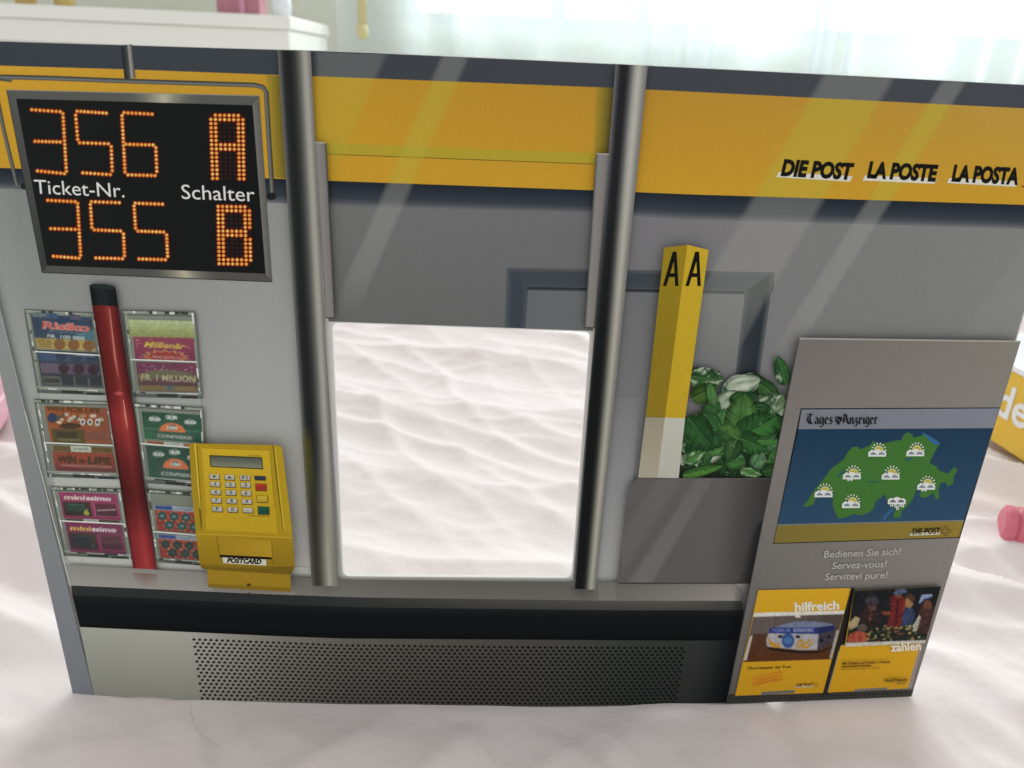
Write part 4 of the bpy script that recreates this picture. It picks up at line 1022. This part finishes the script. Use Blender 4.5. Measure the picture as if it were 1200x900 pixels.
tb.poly([Tm(78, 70), Tm(104, 66), Tm(128, 300), Tm(150, 545), Tm(116, 560), Tm(92, 330)], (158, 132, 34)); tb.poly([Tm(130, 420), Tm(142, 420), Tm(150, 545), Tm(140, 520)], (110, 90, 26))
tb.path([Tm(110, 62), Tm(128, 300), Tm(140, 430)], [1.6, 1.4, .6], (206, 180, 60)); tb.path([Tm(120, 70), Tm(136, 300), Tm(148, 540)], .9, (122, 100, 28))
tb.poly([Tm(534, 76), Tm(586, 86), Tm(628, 420), Tm(640, 560), Tm(596, 552), Tm(560, 300)], (172, 144, 34)); tb.path([Tm(538, 72), Tm(562, 300), Tm(592, 545)], [1.6, 1.6, .8], (110, 92, 30)); tb.path([Tm(547, 72), Tm(572, 300), Tm(598, 540)], .9, (200, 174, 56))
tb.path([Tm(145, 88), Tm(520, 102)], .8, (140, 116, 30)); tb.path([Tm(145, 88), Tm(172, 470)], .7, (156, 130, 32)); tb.path([Tm(520, 102), Tm(545, 420)], .7, (140, 116, 30))
tb.grid(quad([Tm(115, 560), Tm(643, 582), Tm(656, 742), Tm(136, 738)]), 5, 4, lambda s, t: mix((160, 132, 30), (138, 112, 28), t * .8 + s * .2))
tb.path([Tm(116, 562), Tm(380, 572), Tm(642, 584)], 1.2, (186, 156, 48))
tb.grid(quad([Tm(228, 575), Tm(530, 602), Tm(532, 690), Tm(246, 682)]), 3, 3, lambda s, t: mix((156, 126, 34), (172, 142, 40), s))
tb.path([Tm(228, 575), Tm(246, 690)], .9, (112, 92, 26)); tb.path([Tm(530, 602), Tm(534, 735)], 1.0, (122, 98, 28))
tb.poly([Tm(136, 738), Tm(656, 742), Tm(640, 778), Tm(632, 786), Tm(150, 756)], (112, 92, 26))
tb.poly([Tm(136, 728), Tm(530, 746), Tm(530, 752), Tm(140, 742)], (126, 104, 30))
tb.poly([Tm(244, 676), Tm(530, 690), Tm(530, 702), Tm(248, 692)], (20, 18, 14))
tb.disc(Tm(404, 842), 2.6, 2.0, (92, 66, 24), 10); tb.disc(Tm(406, 843), 1.2, 1.0, (56, 40, 20), 8); tb.disc(Tm(406, 886), 1.8, 1.0, (104, 84, 60), 8)
tb.text('POSTCARD TERMINAL', Tm(405, 132), Tm(470, 136), 1.3, (96, 80, 30)); tb.text('12345 SWISS 90', Tm(400, 463), Tm(516, 468), 1.4, (80, 66, 30))
term = tb.build('card_terminal', panel)
k = Ink(); k.poly([Tm(188, 128), Tm(478, 140), Tm(484, 207), Tm(194, 193)], (66, 62, 36)); k.grid(quad([Tm(194, 135), Tm(472, 146), Tm(478, 200), Tm(199, 188)]), 4, 3, lambda s, t: mix((80, 88, 78), (122, 128, 108), t)); k.build('terminal_screen', term)
k = Ink(); k.poly([Tm(260, 690), Tm(500, 703), Tm(500, 736), Tm(264, 722)], (198, 198, 182)); k.text('POSTCARD', Tm(284, 718), Tm(474, 727), 5.0, (22, 22, 20), bold=.06, shear=.2); k.build('terminal_label', term)
def key(x, y, wd, ht, c, txt=None, tc=(40, 40, 36), label=None):
    k = Ink()
    k.poly([Tm(x - 3, y - 1), Tm(x + wd + 4, y + 2), Tm(x + wd + 5, y + ht + 5), Tm(x - 1, y + ht + 3)], (84, 72, 34))
    k.grid(quad([Tm(x, y), Tm(x + wd, y + 2), Tm(x + wd + 1, y + ht), Tm(x + 1, y + ht - 2)]), 2, 2, lambda s, t: mix(c, tuple(v * .86 for v in c), t))
    if txt == 'v': k.poly([Tm(x + 14, y + 6), Tm(x + wd - 14, y + 7), Tm(x + wd / 2, y + ht - 8)], tc)
    elif txt == '^': k.poly([Tm(x + 14, y + ht - 9), Tm(x + wd - 14, y + ht - 8), Tm(x + wd / 2, y + 5)], tc)
    elif txt: k.text(txt, Tm(x + wd / 2 - (3 if txt in '1.' else 7.5) * len(txt), y + ht - 8), Tm(x + wd / 2 + (3 if txt in '1.' else 7.5) * len(txt), y + ht - 7.5), 3.4 if txt != '.' else 2.5, tc, bold=.02)
    k.build('key', term, label)
KW = (186, 186, 170)
for (y, txs, x0) in ((234, ('v', '^', 'F1'), 190), (274, '123', 194), (318, '456', 197), (364, '789', 201), (411, ('F', '0', '.'), 206)):
    for i, tx in enumerate(txs): key(x0 + i * 83.5, y + i * 3, 52, 27, KW, tx)
key(438, 242, 56, 22, (46, 56, 74), label='blue key'); key(443, 284, 56, 38, (176, 62, 46), 'STOP', (130, 40, 32), label='red key'); key(450, 350, 56, 36, (198, 172, 52), label='yellow key'); key(456, 410, 58, 42, (28, 84, 66), label='green key')

# ------------------------------------------------------------------ bed sheet
MOUND = (at_z(1200, 500, .02).x + .09, at_z(1160, 500, .02).y + .075)
foot = [card(px, py) for px, py in BOT]
FZ = poly_fn(foot)
def fold(p, freq, stretch, ang, seed, sharp):
    ca, sa = math.cos(ang), math.sin(ang)
    u = (p[0] * ca + p[1] * sa) * freq / stretch; v = (-p[0] * sa + p[1] * ca) * freq
    wv = noise.noise((u * .9 + seed, v * .5, seed * 1.7)) * .9
    n = noise.noise((u + wv * .6, v + wv, seed))
    return (1 - abs(n) * 1.6) ** sharp if abs(n) * 1.6 < 1 else 0
def pleat(x, y, freq, ang, seed, sharp=1.7, warp=.9, cover=.1):
    """long rolls of cloth: sharp crest, smooth valley, fading in and out along their length"""
    ca, sa = math.cos(ang), math.sin(ang)
    u = x * ca + y * sa; v = -x * sa + y * ca
    ph = v * freq + warp * noise.noise((u * freq * .16 + seed, v * freq * .22, seed * 1.3)) * 2.2 + .35 * noise.noise((u * freq * .6, v * freq * .5, seed + 9))
    t = ph - math.floor(ph); k = math.floor(ph)
    d = (t / .62) if t < .62 else (1 - t) / .38
    m = noise.noise((u * freq * .22 + k * 3.7, k * 1.9 + seed, seed * .7)) * .5 + .5
    m = max(0.0, min(1.0, (m - .5 + cover * 2) * 2.2))
    e = min(1, t / .12, (1 - t) / .12)
    return m * d ** sharp * (e * e * (3 - 2 * e) if t < .12 or t > .88 else 1)
def sheet_h(x, y):
    back = min(1, max(0, y / .10))
    side = min(1, max(0, (abs(x) - .24) / .1))
    h = .0060 * noise.noise((x * 4.2, y * 4.0, 7.7)) + .0016 * noise.noise((x * 11, y * 10, 2.2))
    h += .0118 * pleat(x, y, 7.5, -.20, 3.1, 1.7, .9, .24) * (.10 + .90 * back)
    h += .0066 * pleat(x, y, 14, -.50, 11.4, 1.7, .9, .18) * back
    h += .0022 * pleat(x, y, 24, .38, 23.9, 1.8, .8, .12) * back
    h += .0060 * pleat(x, y, 15, -.95, 31.3, 2.0, .6, .10) * (.1 + .9 * back)
    h += .0010 * pleat(x, y, 50, -.25, 41.0, 1.8, .7, .12) * back
    h += side * .0180 * pleat(x, y, 10, -.85 if x > 0 else -.40, 57.0, 1.6, .7, .25)
    h += side * .0065 * pleat(x, y, 24, -1.0 if x > 0 else -.3, 83.0, 1.8, .7, .15)
    h += .0042 * fold((x, y), 9, 2.6, .62, 77.0, 1.6) * (1 - back)
    h += .0034 * pleat(x, y, 22, .65, 91.0, 1.7, .7, .14) * (1 - back)
    h += .0022 * pleat(x, y, 34, -.7, 19.0, 1.9, .7, .10) * (1 - back)
    h += (1 - back) * side * .0040 * pleat(x, y, 26, -1.1 if x > 0 else .9, 29.0, 1.8, .7, .2)
    h += .020 * math.exp(-(((x - MOUND[0]) / .16) ** 2 + ((y - MOUND[1]) / .13) ** 2) ** 2)
    return h - .010
def ztotal(x, y):
    h = sheet_h(x, y)
    near = math.exp(-(y / .035) ** 2)
    if x < -.30 or x > .31: 
        near *= max(0, 1 - (max(-.30 - x, x - .31)) / .08)
    target = FZ(max(-.275, min(.275, x)))
    # small lip of cloth folded up in front of the card, and a gap under it
    lip = 0.0
    if y < .001:
        lip += .0022 * math.exp(-((x - .115) / .022) ** 2) * math.exp(-((y + .006) / .006) ** 2)
        lip += .0012 * math.exp(-((x + .02) / .05) ** 2) * math.exp(-((y + .008) / .007) ** 2)
    gap = -.004 * math.exp(-((x - .186) / .007) ** 2) * near + -.0022 * math.exp(-((x + .215) / .02) ** 2) * near
    return h * (1 - near) + (target + .0006 + h * .12) * near + lip + gap
xs = list(np.concatenate([np.arange(-1.1, -.46, .012), np.arange(-.46, .62, .0042), np.arange(.62, 1.4, .012)]))
ys = list(np.concatenate([np.arange(-.60, -.12, .012), np.arange(-.12, .9, .0038), np.arange(.9, 1.52, .010)]))
verts = []
for y in ys:
    for x in xs:
        verts.append((x, y, ztotal(x, y)))
W_ = len(xs)
faces = [(j * W_ + i, j * W_ + i + 1, (j + 1) * W_ + i + 1, (j + 1) * W_ + i) for j in range(len(ys) - 1) for i in range(W_ - 1)]
me = bpy.data.meshes.new('bed_sheet'); me.from_pydata(verts, [], faces); me.update()
for p in me.polygons: p.use_smooth = True
sm, nt, bs, o_ = new_mat('cotton_sheet')
bs.inputs['Roughness'].default_value = 0.9; bs.inputs['Specular IOR Level'].default_value = 0.1
tc = nt.nodes.new('ShaderNodeTexCoord')
n1 = nt.nodes.new('ShaderNodeTexNoise'); n1.inputs['Scale'].default_value = 7; n1.inputs['Detail'].default_value = 3
nt.links.new(tc.outputs['Object'], n1.inputs['Vector'])
cr = nt.nodes.new('ShaderNodeValToRGB')
cr.color_ramp.elements[0].position = .35; cr.color_ramp.elements[0].color = (.83, .755, .75, 1)
cr.color_ramp.elements[1].position = .65; cr.color_ramp.elements[1].color = (.85, .795, .785, 1)
nt.links.new(n1.outputs['Fac'], cr.inputs['Fac']); nt.links.new(cr.outputs['Color'], bs.inputs['Base Color'])
wx = nt.nodes.new('ShaderNodeTexWave'); wx.inputs['Scale'].default_value = 420; wx.bands_direction = 'X'; wx.inputs['Distortion'].default_value = 1.5
wy = nt.nodes.new('ShaderNodeTexWave'); wy.inputs['Scale'].default_value = 420; wy.bands_direction = 'Y'; wy.inputs['Distortion'].default_value = 1.5
nt.links.new(tc.outputs['Object'], wx.inputs['Vector']); nt.links.new(tc.outputs['Object'], wy.inputs['Vector'])
ad = nt.nodes.new('ShaderNodeMath'); nt.links.new(wx.outputs['Fac'], ad.inputs[0]); nt.links.new(wy.outputs['Fac'], ad.inputs[1])
n3 = nt.nodes.new('ShaderNodeTexNoise'); n3.inputs['Scale'].default_value = 90; n3.inputs['Detail'].default_value = 5
nt.links.new(tc.outputs['Object'], n3.inputs['Vector'])
b1_ = nt.nodes.new('ShaderNodeBump'); b1_.inputs['Strength'].default_value = .25; b1_.inputs['Distance'].default_value = .0003
nt.links.new(ad.outputs[0], b1_.inputs['Height'])
b2_ = nt.nodes.new('ShaderNodeBump'); b2_.inputs['Strength'].default_value = .6; b2_.inputs['Distance'].default_value = .0015
nt.links.new(n3.outputs['Fac'], b2_.inputs['Height']); nt.links.new(b1_.outputs['Normal'], b2_.inputs['Normal'])
nt.links.new(b2_.outputs['Normal'], bs.inputs['Normal'])
me.materials.append(sm)
sheet = bpy.data.objects.new('bed_sheet', me); col.objects.link(sheet)
tag(sheet, kind='structure')

# ------------------------------------------------------------------ geometry helpers for the background
def add_box(bm, x0, x1, y0, y1, z0, z1, bev=0.0):
    r = bmesh.ops.create_cube(bm, size=1)
    for v in r['verts']:
        v.co = Vector((lerp(x0, x1, v.co.x + .5), lerp(y0, y1, v.co.y + .5), lerp(z0, z1, v.co.z + .5)))
    if bev:
        es = list({e for v in r['verts'] for e in v.link_edges})
        bmesh.ops.bevel(bm, geom=es, offset=bev, segments=3, affect='EDGES', profile=.5)
def box_obj(name, dims, mat, parent=None, bev=0.0):
    bm = bmesh.new(); add_box(bm, *dims, bev=bev); return link_bm(name, bm, mat, parent)
def lathe(name, prof, mat, parent=None, seg=28, smooth=True):
    bm = bmesh.new(); rings = []
    for r_, z_ in prof:
        rings.append([bm.verts.new((r_ * math.cos(2 * math.pi * i / seg), r_ * math.sin(2 * math.pi * i / seg), z_)) for i in range(seg)])
    for a, b_ in zip(rings, rings[1:]):
        for i in range(seg): bm.faces.new((a[i], a[(i + 1) % seg], b_[(i + 1) % seg], b_[i]))
    bm.faces.new(list(reversed(rings[0]))); bm.faces.new(rings[-1])
    bmesh.ops.recalc_face_normals(bm, faces=bm.faces)
    return link_bm(name, bm, mat, parent, smooth)

# wall with the window opening
YWALL = 2.05
wall_m = simple_mat('painted_wall', (.74, .76, .66), .9, scale=30, noise_amt=.03, bump=.1)
sill_z = at(900, 44, YWALL).z
wx0 = at(470, 40, YWALL).x; wx1 = wx0 + 2.1
bm = bmesh.new()
add_box(bm, -2.6, wx0, YWALL, YWALL + .1, -.6, 1.9); add_box(bm, wx1, 3.2, YWALL, YWALL + .1, -.6, 1.9)
add_box(bm, wx0, wx1, YWALL, YWALL + .1, -.6, sill_z); add_box(bm, wx0, wx1, YWALL, YWALL + .1, 1.6, 1.9)
wallo = link_bm('room_wall', bm, wall_m)
tag(wallo, 'pale greenish white wall behind the dresser and the sheer curtain', 'wall')
# window
frame_m = simple_mat('white_window_frame', (.62, .64, .62), .4, scale=20, noise_amt=.02)
win = tag(empty('window', (0, 0, 0)), 'bright white framed window glowing behind the sheer curtain', 'window')
bm = bmesh.new()
add_box(bm, wx0 + .001, wx0 + .05, YWALL + .02, YWALL + .08, sill_z + .001, 1.599); add_box(bm, wx1 - .05, wx1 - .001, YWALL + .02, YWALL + .08, sill_z + .001, 1.599)
add_box(bm, wx0 + .05, wx1 - .05, YWALL + .02, YWALL + .08, sill_z + .001, sill_z + .03); add_box(bm, wx0 + .05, wx1 - .05, YWALL + .02, YWALL + .08, 1.55, 1.599)
link_bm('window_frame', bm, frame_m, win)
for px in (655, 752, 966):
    x = at(px, 30, YWALL).x
    box_obj('mullion', (x - .022, x + .022, YWALL + .022, YWALL + .078, sill_z + .03, 1.55), frame_m, win)
glm, nt, b_, o_ = new_mat('window_glass')
tr = nt.nodes.new('ShaderNodeBsdfTransparent'); gls = nt.nodes.new('ShaderNodeBsdfGlossy'); gls.inputs['Roughness'].default_value = .02
ms = nt.nodes.new('ShaderNodeMixShader'); ms.inputs[0].default_value = .05
nt.links.new(tr.outputs[0], ms.inputs[1]); nt.links.new(gls.outputs[0], ms.inputs[2]); nt.links.new(ms.outputs[0], o_.inputs['Surface'])
box_obj('pane', (wx0 + .05, wx1 - .05, YWALL + .048, YWALL + .052, sill_z + .03, 1.55), glm, win)
hx = at(964, 30, YWALL).x
box_obj('handle', (hx - .008, hx + .008, YWALL - .01, YWALL + .021, at(964, 38, YWALL).z, at(964, 8, YWALL).z), simple_mat('white_handle', (.85, .85, .85), .3), win, .004)

# sheer curtain
YCUR = 1.93
cm, nt, b_, o_ = new_mat('sheer_curtain')
df = nt.nodes.new('ShaderNodeBsdfDiffuse'); df.inputs['Color'].default_value = (.74, .81, .84, 1)
tl = nt.nodes.new('ShaderNodeBsdfTranslucent'); tl.inputs['Color'].default_value = (.50, .56, .58, 1)
m1 = nt.nodes.new('ShaderNodeMixShader'); m1.inputs[0].default_value = .5
nt.links.new(df.outputs[0], m1.inputs[1]); nt.links.new(tl.outputs[0], m1.inputs[2])
tr = nt.nodes.new('ShaderNodeBsdfTransparent')
lw = nt.nodes.new('ShaderNodeLayerWeight'); lw.inputs['Blend'].default_value = .35
mr = nt.nodes.new('ShaderNodeMapRange'); mr.inputs['To Min'].default_value = .42; mr.inputs['To Max'].default_value = .97
nt.links.new(lw.outputs['Facing'], mr.inputs['Value'])
m2 = nt.nodes.new('ShaderNodeMixShader')
nt.links.new(mr.outputs['Result'], m2.inputs[0]); nt.links.new(tr.outputs[0], m2.inputs[1]); nt.links.new(m1.outputs[0], m2.inputs[2])
nt.links.new(m2.outputs[0], o_.inputs['Surface'])
def make_curtain(px0, px1, yc_, seed, label):
    xa, xb = at(px0, 40, yc_).x, at(px1, 40, yc_).x
    n = int((xb - xa) * 330); vs = []
    zs = [-.6, -.2, .2, .4, .6, 1.0, 1.7]
    for z in zs:
        for i in range(n + 1):
            x = lerp(xa, xb, i / n)
            ph_ = x * 40 + seed + 6 * noise.noise((x * 3.1, 0, .5 + seed))
            y = yc_ + (.030 + .018 * noise.noise((x * 5, z * .3, 3 + seed))) * math.sin(ph_) + .02 * noise.noise((x * 2.2, z * .4, 9))
            vs.append((x, y, z))
    fs = [(j * (n + 1) + i, j * (n + 1) + i + 1, (j + 1) * (n + 1) + i + 1, (j + 1) * (n + 1) + i) for j in range(len(zs) - 1) for i in range(n)]
    me = bpy.data.meshes.new('curtain'); me.from_pydata(vs, [], fs); me.update()
    for p in me.polygons: p.use_smooth = True
    me.materials.append(cm)
    o = bpy.data.objects.new('curtain', me); col.objects.link(o)
    tag(o, label, 'curtain', 'sheer curtains before the window')
make_curtain(396, 976, YCUR, 0, 'wide white sheer curtain hanging from beside the dresser to the middle of the window')
make_curtain(953, 1500, YCUR - .09, 4.2, 'white sheer curtain at the right end of the bright window')
# pale cord bar hanging in front of the curtain
yb = 1.86
bp_ = at(425, 40, yb); tp_ = at(425, -200, yb)
bm = bmesh.new()
bmesh.ops.create_cone(bm, cap_ends=True, segments=20, radius1=.012, radius2=.012, depth=tp_.z - bp_.z)
for v in bm.verts: v.co += Vector((bp_.x, yb, (tp_.z + bp_.z) / 2))
bmesh.ops.create_uvsphere(bm, u_segments=20, v_segments=10, radius=.0155, matrix=Matrix.Translation((bp_.x, yb, bp_.z + .008)) @ Matrix.Diagonal((1, 1, 1.5, 1)))
tag(link_bm('curtain_rod', bm, simple_mat('pale_yellow_wood', (.66, .60, .30), .5), None, True), 'pale yellow draw rod hanging beside the left edge of the sheer curtain', 'curtain rod')

# dresser
YD = 1.42
white_p = simple_mat('white_lacquer', (.88, .89, .83), .35, scale=15, noise_amt=.02)
dr = empty('dresser', (0, 0, 0))
tag(dr, 'white dresser with a moulded top edge standing behind the card at the left', 'dresser')
xr_ = at(341, 40, YD).x; z_top = at(341, 18.5, YD).z; z_mid = at(341, 35, YD).z; z_low = at(341, 62, YD).z
xl_ = xr_ - 1.15; YB_ = YD + .42
box_obj('top_board', (xl_, xr_, YD, YB_, z_mid, z_top), white_p, dr, .004)
box_obj('top_moulding', (xl_ + .006, xr_ - .006, YD + .008, YB_ - .004, z_low, z_mid - .0005), white_p, dr, .003)
box_obj('body', (xl_ + .02, xr_ - .02, YD + .022, YB_ - .01, -.5, z_low - .0005), white_p, dr, .003)
for k in range(3):
    z1 = z_low - .03 - k * .26
    f_ = box_obj('drawer_front', (xl_ + .04, xr_ - .04, YD + .008, YD + .0215, z1 - .24, z1), white_p, dr, .003)
    bm = bmesh.new()
    bmesh.ops.create_uvsphere(bm, u_segments=16, v_segments=8, radius=.014, matrix=Matrix.Translation(((xl_ + xr_) / 2, YD - .008, z1 - .12)))
    link_bm('drawer_knob', bm, white_p, f_, True)
# things on the dresser
gold = simple_mat('brass', (.62, .46, .18), .3, metal=.9, scale=60)
glassy = simple_mat('frosted_glass', (.80, .86, .88), .12, scale=20)
for px, lab in ((32, 'brass lidded pot nearest the left edge of the dresser top'), (77, 'brass lidded pot second from the left on the dresser top')):
    p = at(px, 12, YD + .07)
    r0 = .0215 if px < 50 else .0205
    o = tag(empty('brass_pot', (p.x, p.y, z_top)), lab, 'pot', 'brass pots on the dresser')
    lathe('pot_body', [(r0 * .8, .0), (r0, .004), (r0, .036), (r0 * .94, .04), (r0 * .94, .044)], gold, o)
    lathe('lid', [(r0 * .98, .0445), (r0, .048), (r0 * .9, .056), (r0 * .3, .061), (r0 * .18, .068)], gold, o)
p = at(284, 12, YD + .09)
o = tag(empty('gift_box', (p.x, p.y, z_top), .0), 'dusty pink box with a magenta ribbon on the right half of the dresser', 'box')
pk = simple_mat('dusty_pink_card', (.46, .20, .25), .6, scale=30, noise_amt=.15)
box_obj('box_body', (-.046, .046, -.03, .03, 0, .05), pk, o, .002); box_obj('box_lid', (-.048, .048, -.032, .032, .0502, .068), pk, o, .002)
bm = bmesh.new(); add_box(bm, .004, .016, -.0335, -.0322, 0.0, .07); link_bm('ribbon', bm, simple_mat('magenta_ribbon', (.62, .30, .42), .4), o)
p = at(351, 14, YD + .05)
o = tag(empty('glass_jar', (min(p.x, xr_ - .028), p.y, z_top)), 'small clear blue-white glass jar at the right end of the dresser', 'jar')
lathe('jar_body', [(.014, 0), (.019, .003), (.021, .02), (.019, .038), (.015, .046)], glassy, o); lathe('jar_stopper', [(.013, .0462), (.014, .05), (.009, .058), (.004, .066)], glassy, o)

# yellow box at the right
def oriented(name, pts_bottom, h, mat, parent=None, bev=.0):
    bm = bmesh.new()
    lo = [bm.verts.new((p[0], p[1], p[2])) for p in pts_bottom]; hi = [bm.verts.new((p[0], p[1], p[2] + h)) for p in pts_bottom]
    n_ = len(lo)
    bm.faces.new(list(reversed(lo))); bm.faces.new(hi)
    for i in range(n_): bm.faces.new((lo[i], lo[(i + 1) % n_], hi[(i + 1) % n_], hi[i]))
    if bev: bmesh.ops.bevel(bm, geom=bm.edges[:], offset=bev, segments=2, affect='EDGES', profile=.5)
    bmesh.ops.recalc_face_normals(bm, faces=bm.faces)
    return link_bm(name, bm, mat, parent)
yel_m = simple_mat('yellow_print_card', (.74, .47, .035), .4, scale=80, noise_amt=.04)
wht_m = simple_mat('white_print_card', (.80, .82, .82), .4, scale=80, noise_amt=.02)
zb = 0.020
A_ = at_z(1157, 513, zb); B_ = at_z(1215, 551, zb)
dirv = (B_ - A_).normalized(); nrm = Vector((dirv.y, -dirv.x, 0))
if nrm.y > 0: nrm = -nrm                                     # faces the camera
hh = .05
for _ in range(40):
    # height so that the upper yellow edge passes photo pixel (1190, 437)
    d = ray(1190, 437); n2 = np.array(nrm); t_ = (n2 @ np.array(A_) - n2 @ CAM) / (n2 @ d); hh = (CAM + t_ * d)[2] - zb
    break
A2 = A_ - dirv * .10; B2 = A_ + dirv * .24
dep = .16
yb_ = tag(empty('yellow_box', (0, 0, 0)), 'yellow box with white lettering and white lid beyond the right card edge', 'box')
pts = [A2, B2, B2 - nrm * dep, A2 - nrm * dep]
oriented('box_body', [(p.x, p.y, zb) for p in pts], hh, yel_m, yb_, .001)
lid_pts = [A2 + nrm * .001, B2 + nrm * .001, B2 - nrm * (dep + .001), A2 - nrm * (dep + .001)]
oriented('box_lid', [(p.x, p.y, zb + hh + .0003) for p in lid_pts], .006, wht_m, yb_, .001)
vs, fs = text_mesh('den', .02)
x0 = min(v[0] for v in vs); x1 = max(v[0] for v in vs)
def on_face(px, py):
    d = ray(px, py); n2 = np.array(nrm); t_ = (n2 @ np.array(A_) - n2 @ CAM) / (n2 @ d); return Vector(CAM + t_ * d)
pa = on_face(1165, 482)
s0 = (pa - A_).dot(dirv); zbase = pa.z
ht = (on_face(1180, 449).z - on_face(1180, 491).z)
sc_ = ht / max(v[1] for v in vs)
bm = bmesh.new(); bv = []
for v in vs:
    q = A_ + dirv * (s0 + (v[0] - x0) * sc_ * .95) + nrm * .0006; bv.append(bm.verts.new((q.x, q.y, zbase + v[1] * sc_)))
for f in fs:
    try: bm.faces.new([bv[i] for i in f])
    except ValueError: pass
link_bm('box_lettering', bm, wht_m, yb_)

# pink ridged plastic roller at the right
pink = simple_mat('pink_plastic', (.62, .14, .20), .35, scale=50, noise_amt=.05)
ca_ = at_z(1172, 616, .016); 
ax = Vector((.92, -.36, 0)).normalized()
ro = tag(empty('hair_roller', (ca_.x, ca_.y, ca_.z + .003), math.atan2(ax.y, ax.x)), 'pink ridged plastic roller lying on the sheet at the right edge', 'roller')
prof = [(.0125, .0), (.0155, .002)]
z = .002
while z < .075:
    prof += [(.0168, z + .001), (.0168, z + .0060), (.0148, z + .0068), (.0148, z + .0080)]; z += .0088
prof += [(.0150, z), (.012, z + .002)]
rb_ = lathe('roller_body', prof, pink, ro, 32, False)
rb_.rotation_euler = (0, math.pi / 2, 0)

# pink plastic pouch at the left
pk2 = simple_mat('pale_pink_plastic', (.74, .40, .50), .3, scale=25, noise_amt=.1)
P0 = at_z(-6, 475, .03)
po = tag(empty('pink_case', (P0.x - .055, P0.y, 0.004), .25), 'pale pink plastic case with a round eyelet on the sheet at the left edge', 'case')
box_obj('case_body', (-.06, .058, -.09, .09, 0, .030), pk2, po, .006)
bm = bmesh.new()
bmesh.ops.create_cone(bm, cap_ends=True, segments=24, radius1=.009, radius2=.009, depth=.003)
for v in bm.verts: v.co += Vector((.044, -.045, .0318))
link_bm('eyelet', bm, simple_mat('dark_pink_plastic', (.42, .16, .26), .3), po, False)
bm = bmesh.new(); add_box(bm, .018, .026, -.088, .088, .0301, .0335, .001); link_bm('case_strap', bm, simple_mat('light_pink_strap', (.80, .62, .66), .4), po)

# a loose hair on the sheet in front of the card
hp = [(221, 818), (224, 832), (226, 845), (231, 856), (240, 865), (256, 876)]
cu = bpy.data.curves.new('hair', 'CURVE'); cu.dimensions = '3D'; cu.bevel_depth = .00004; cu.bevel_resolution = 1
sp = cu.splines.new('POLY'); 
fine = []
for a, b_ in zip(hp, hp[1:]):
    for i in range(6): fine.append(pl(a, b_, i / 6))
fine.append(hp[-1]); sp.points.add(len(fine) - 1)
for i, p in enumerate(fine):
    q = at_z(p[0], p[1], 0)
    for _ in range(8): q = at_z(p[0], p[1], ztotal(q.x, q.y))
    sp.points[i].co = (q.x, q.y, ztotal(q.x, q.y) + .0003, 1)
tmp = bpy.data.objects.new('hair', cu); col.objects.link(tmp)
hm = bpy.data.meshes.new_from_object(tmp.evaluated_get(bpy.context.evaluated_depsgraph_get())); bpy.data.objects.remove(tmp)
hm.materials.clear(); hm.materials.append(simple_mat('brown_hair', (.26, .20, .16), .5))
ho = bpy.data.objects.new('hair_strand', hm); col.objects.link(ho)
tag(ho, 'single thin dark hair lying on the white sheet in front of the card', 'hair')

# ------------------------------------------------------------------ light
wd = bpy.data.worlds.new('World'); sc.world = wd; wd.use_nodes = True
bg = wd.node_tree.nodes['Background']; bg.inputs['Color'].default_value = (1.0, .99, .975, 1); bg.inputs['Strength'].default_value = .74
la = bpy.data.lights.new('window_daylight', 'AREA'); la.shape = 'RECTANGLE'; la.size = 2.6; la.size_y = 1.6
la.energy = 232; la.color = (.96, 1.0, .99)
lo = bpy.data.objects.new('window_daylight', la); col.objects.link(lo)
lo.location = ((wx0 + wx1) / 2 - .15, YWALL + .95, sill_z + 1.25); lo.rotation_euler = (math.radians(-58), 0, 0)
sk, nt, b_, o_ = new_mat('overcast_sky')
em = nt.nodes.new('ShaderNodeEmission'); em.inputs['Strength'].default_value = 3.2; em.inputs['Color'].default_value = (.93, 1, 1, 1)
nt.links.new(em.outputs[0], o_.inputs['Surface'])
bm = bmesh.new(); add_box(bm, -4, 6, YWALL + 2.6, YWALL + 2.62, -1.5, 5.0)
tag(link_bm('sky', bm, sk), kind='structure')

# ------------------------------------------------------------------ camera
cd = bpy.data.cameras.new('camera'); co = bpy.data.objects.new('camera', cd); col.objects.link(co)
right = M.T @ np.array([1, 0, 0]); up = M.T @ np.array([0, -1.0, 0]); back = M.T @ np.array([0, 0, -1.0])
mw = Matrix(((right[0], up[0], back[0], CAM[0]), (right[1], up[1], back[1], CAM[1]), (right[2], up[2], back[2], CAM[2]), (0, 0, 0, 1)))
co.matrix_world = mw
cd.sensor_width = 36; cd.lens = 36 * F / 1200; cd.clip_start = .01; cd.clip_end = 100
cd.dof.use_dof = True; cd.dof.focus_distance = .43; cd.dof.aperture_fstop = 10.0
sc.camera = co
sc.view_settings.view_transform = 'Standard'; sc.view_settings.look = 'None'; sc.view_settings.exposure = 0; sc.view_settings.gamma = 1
sc.cycles.use_denoising = True
sc.cycles.max_bounces = 8; sc.cycles.transparent_max_bounces = 12
sc.cycles.sample_clamp_indirect = 4
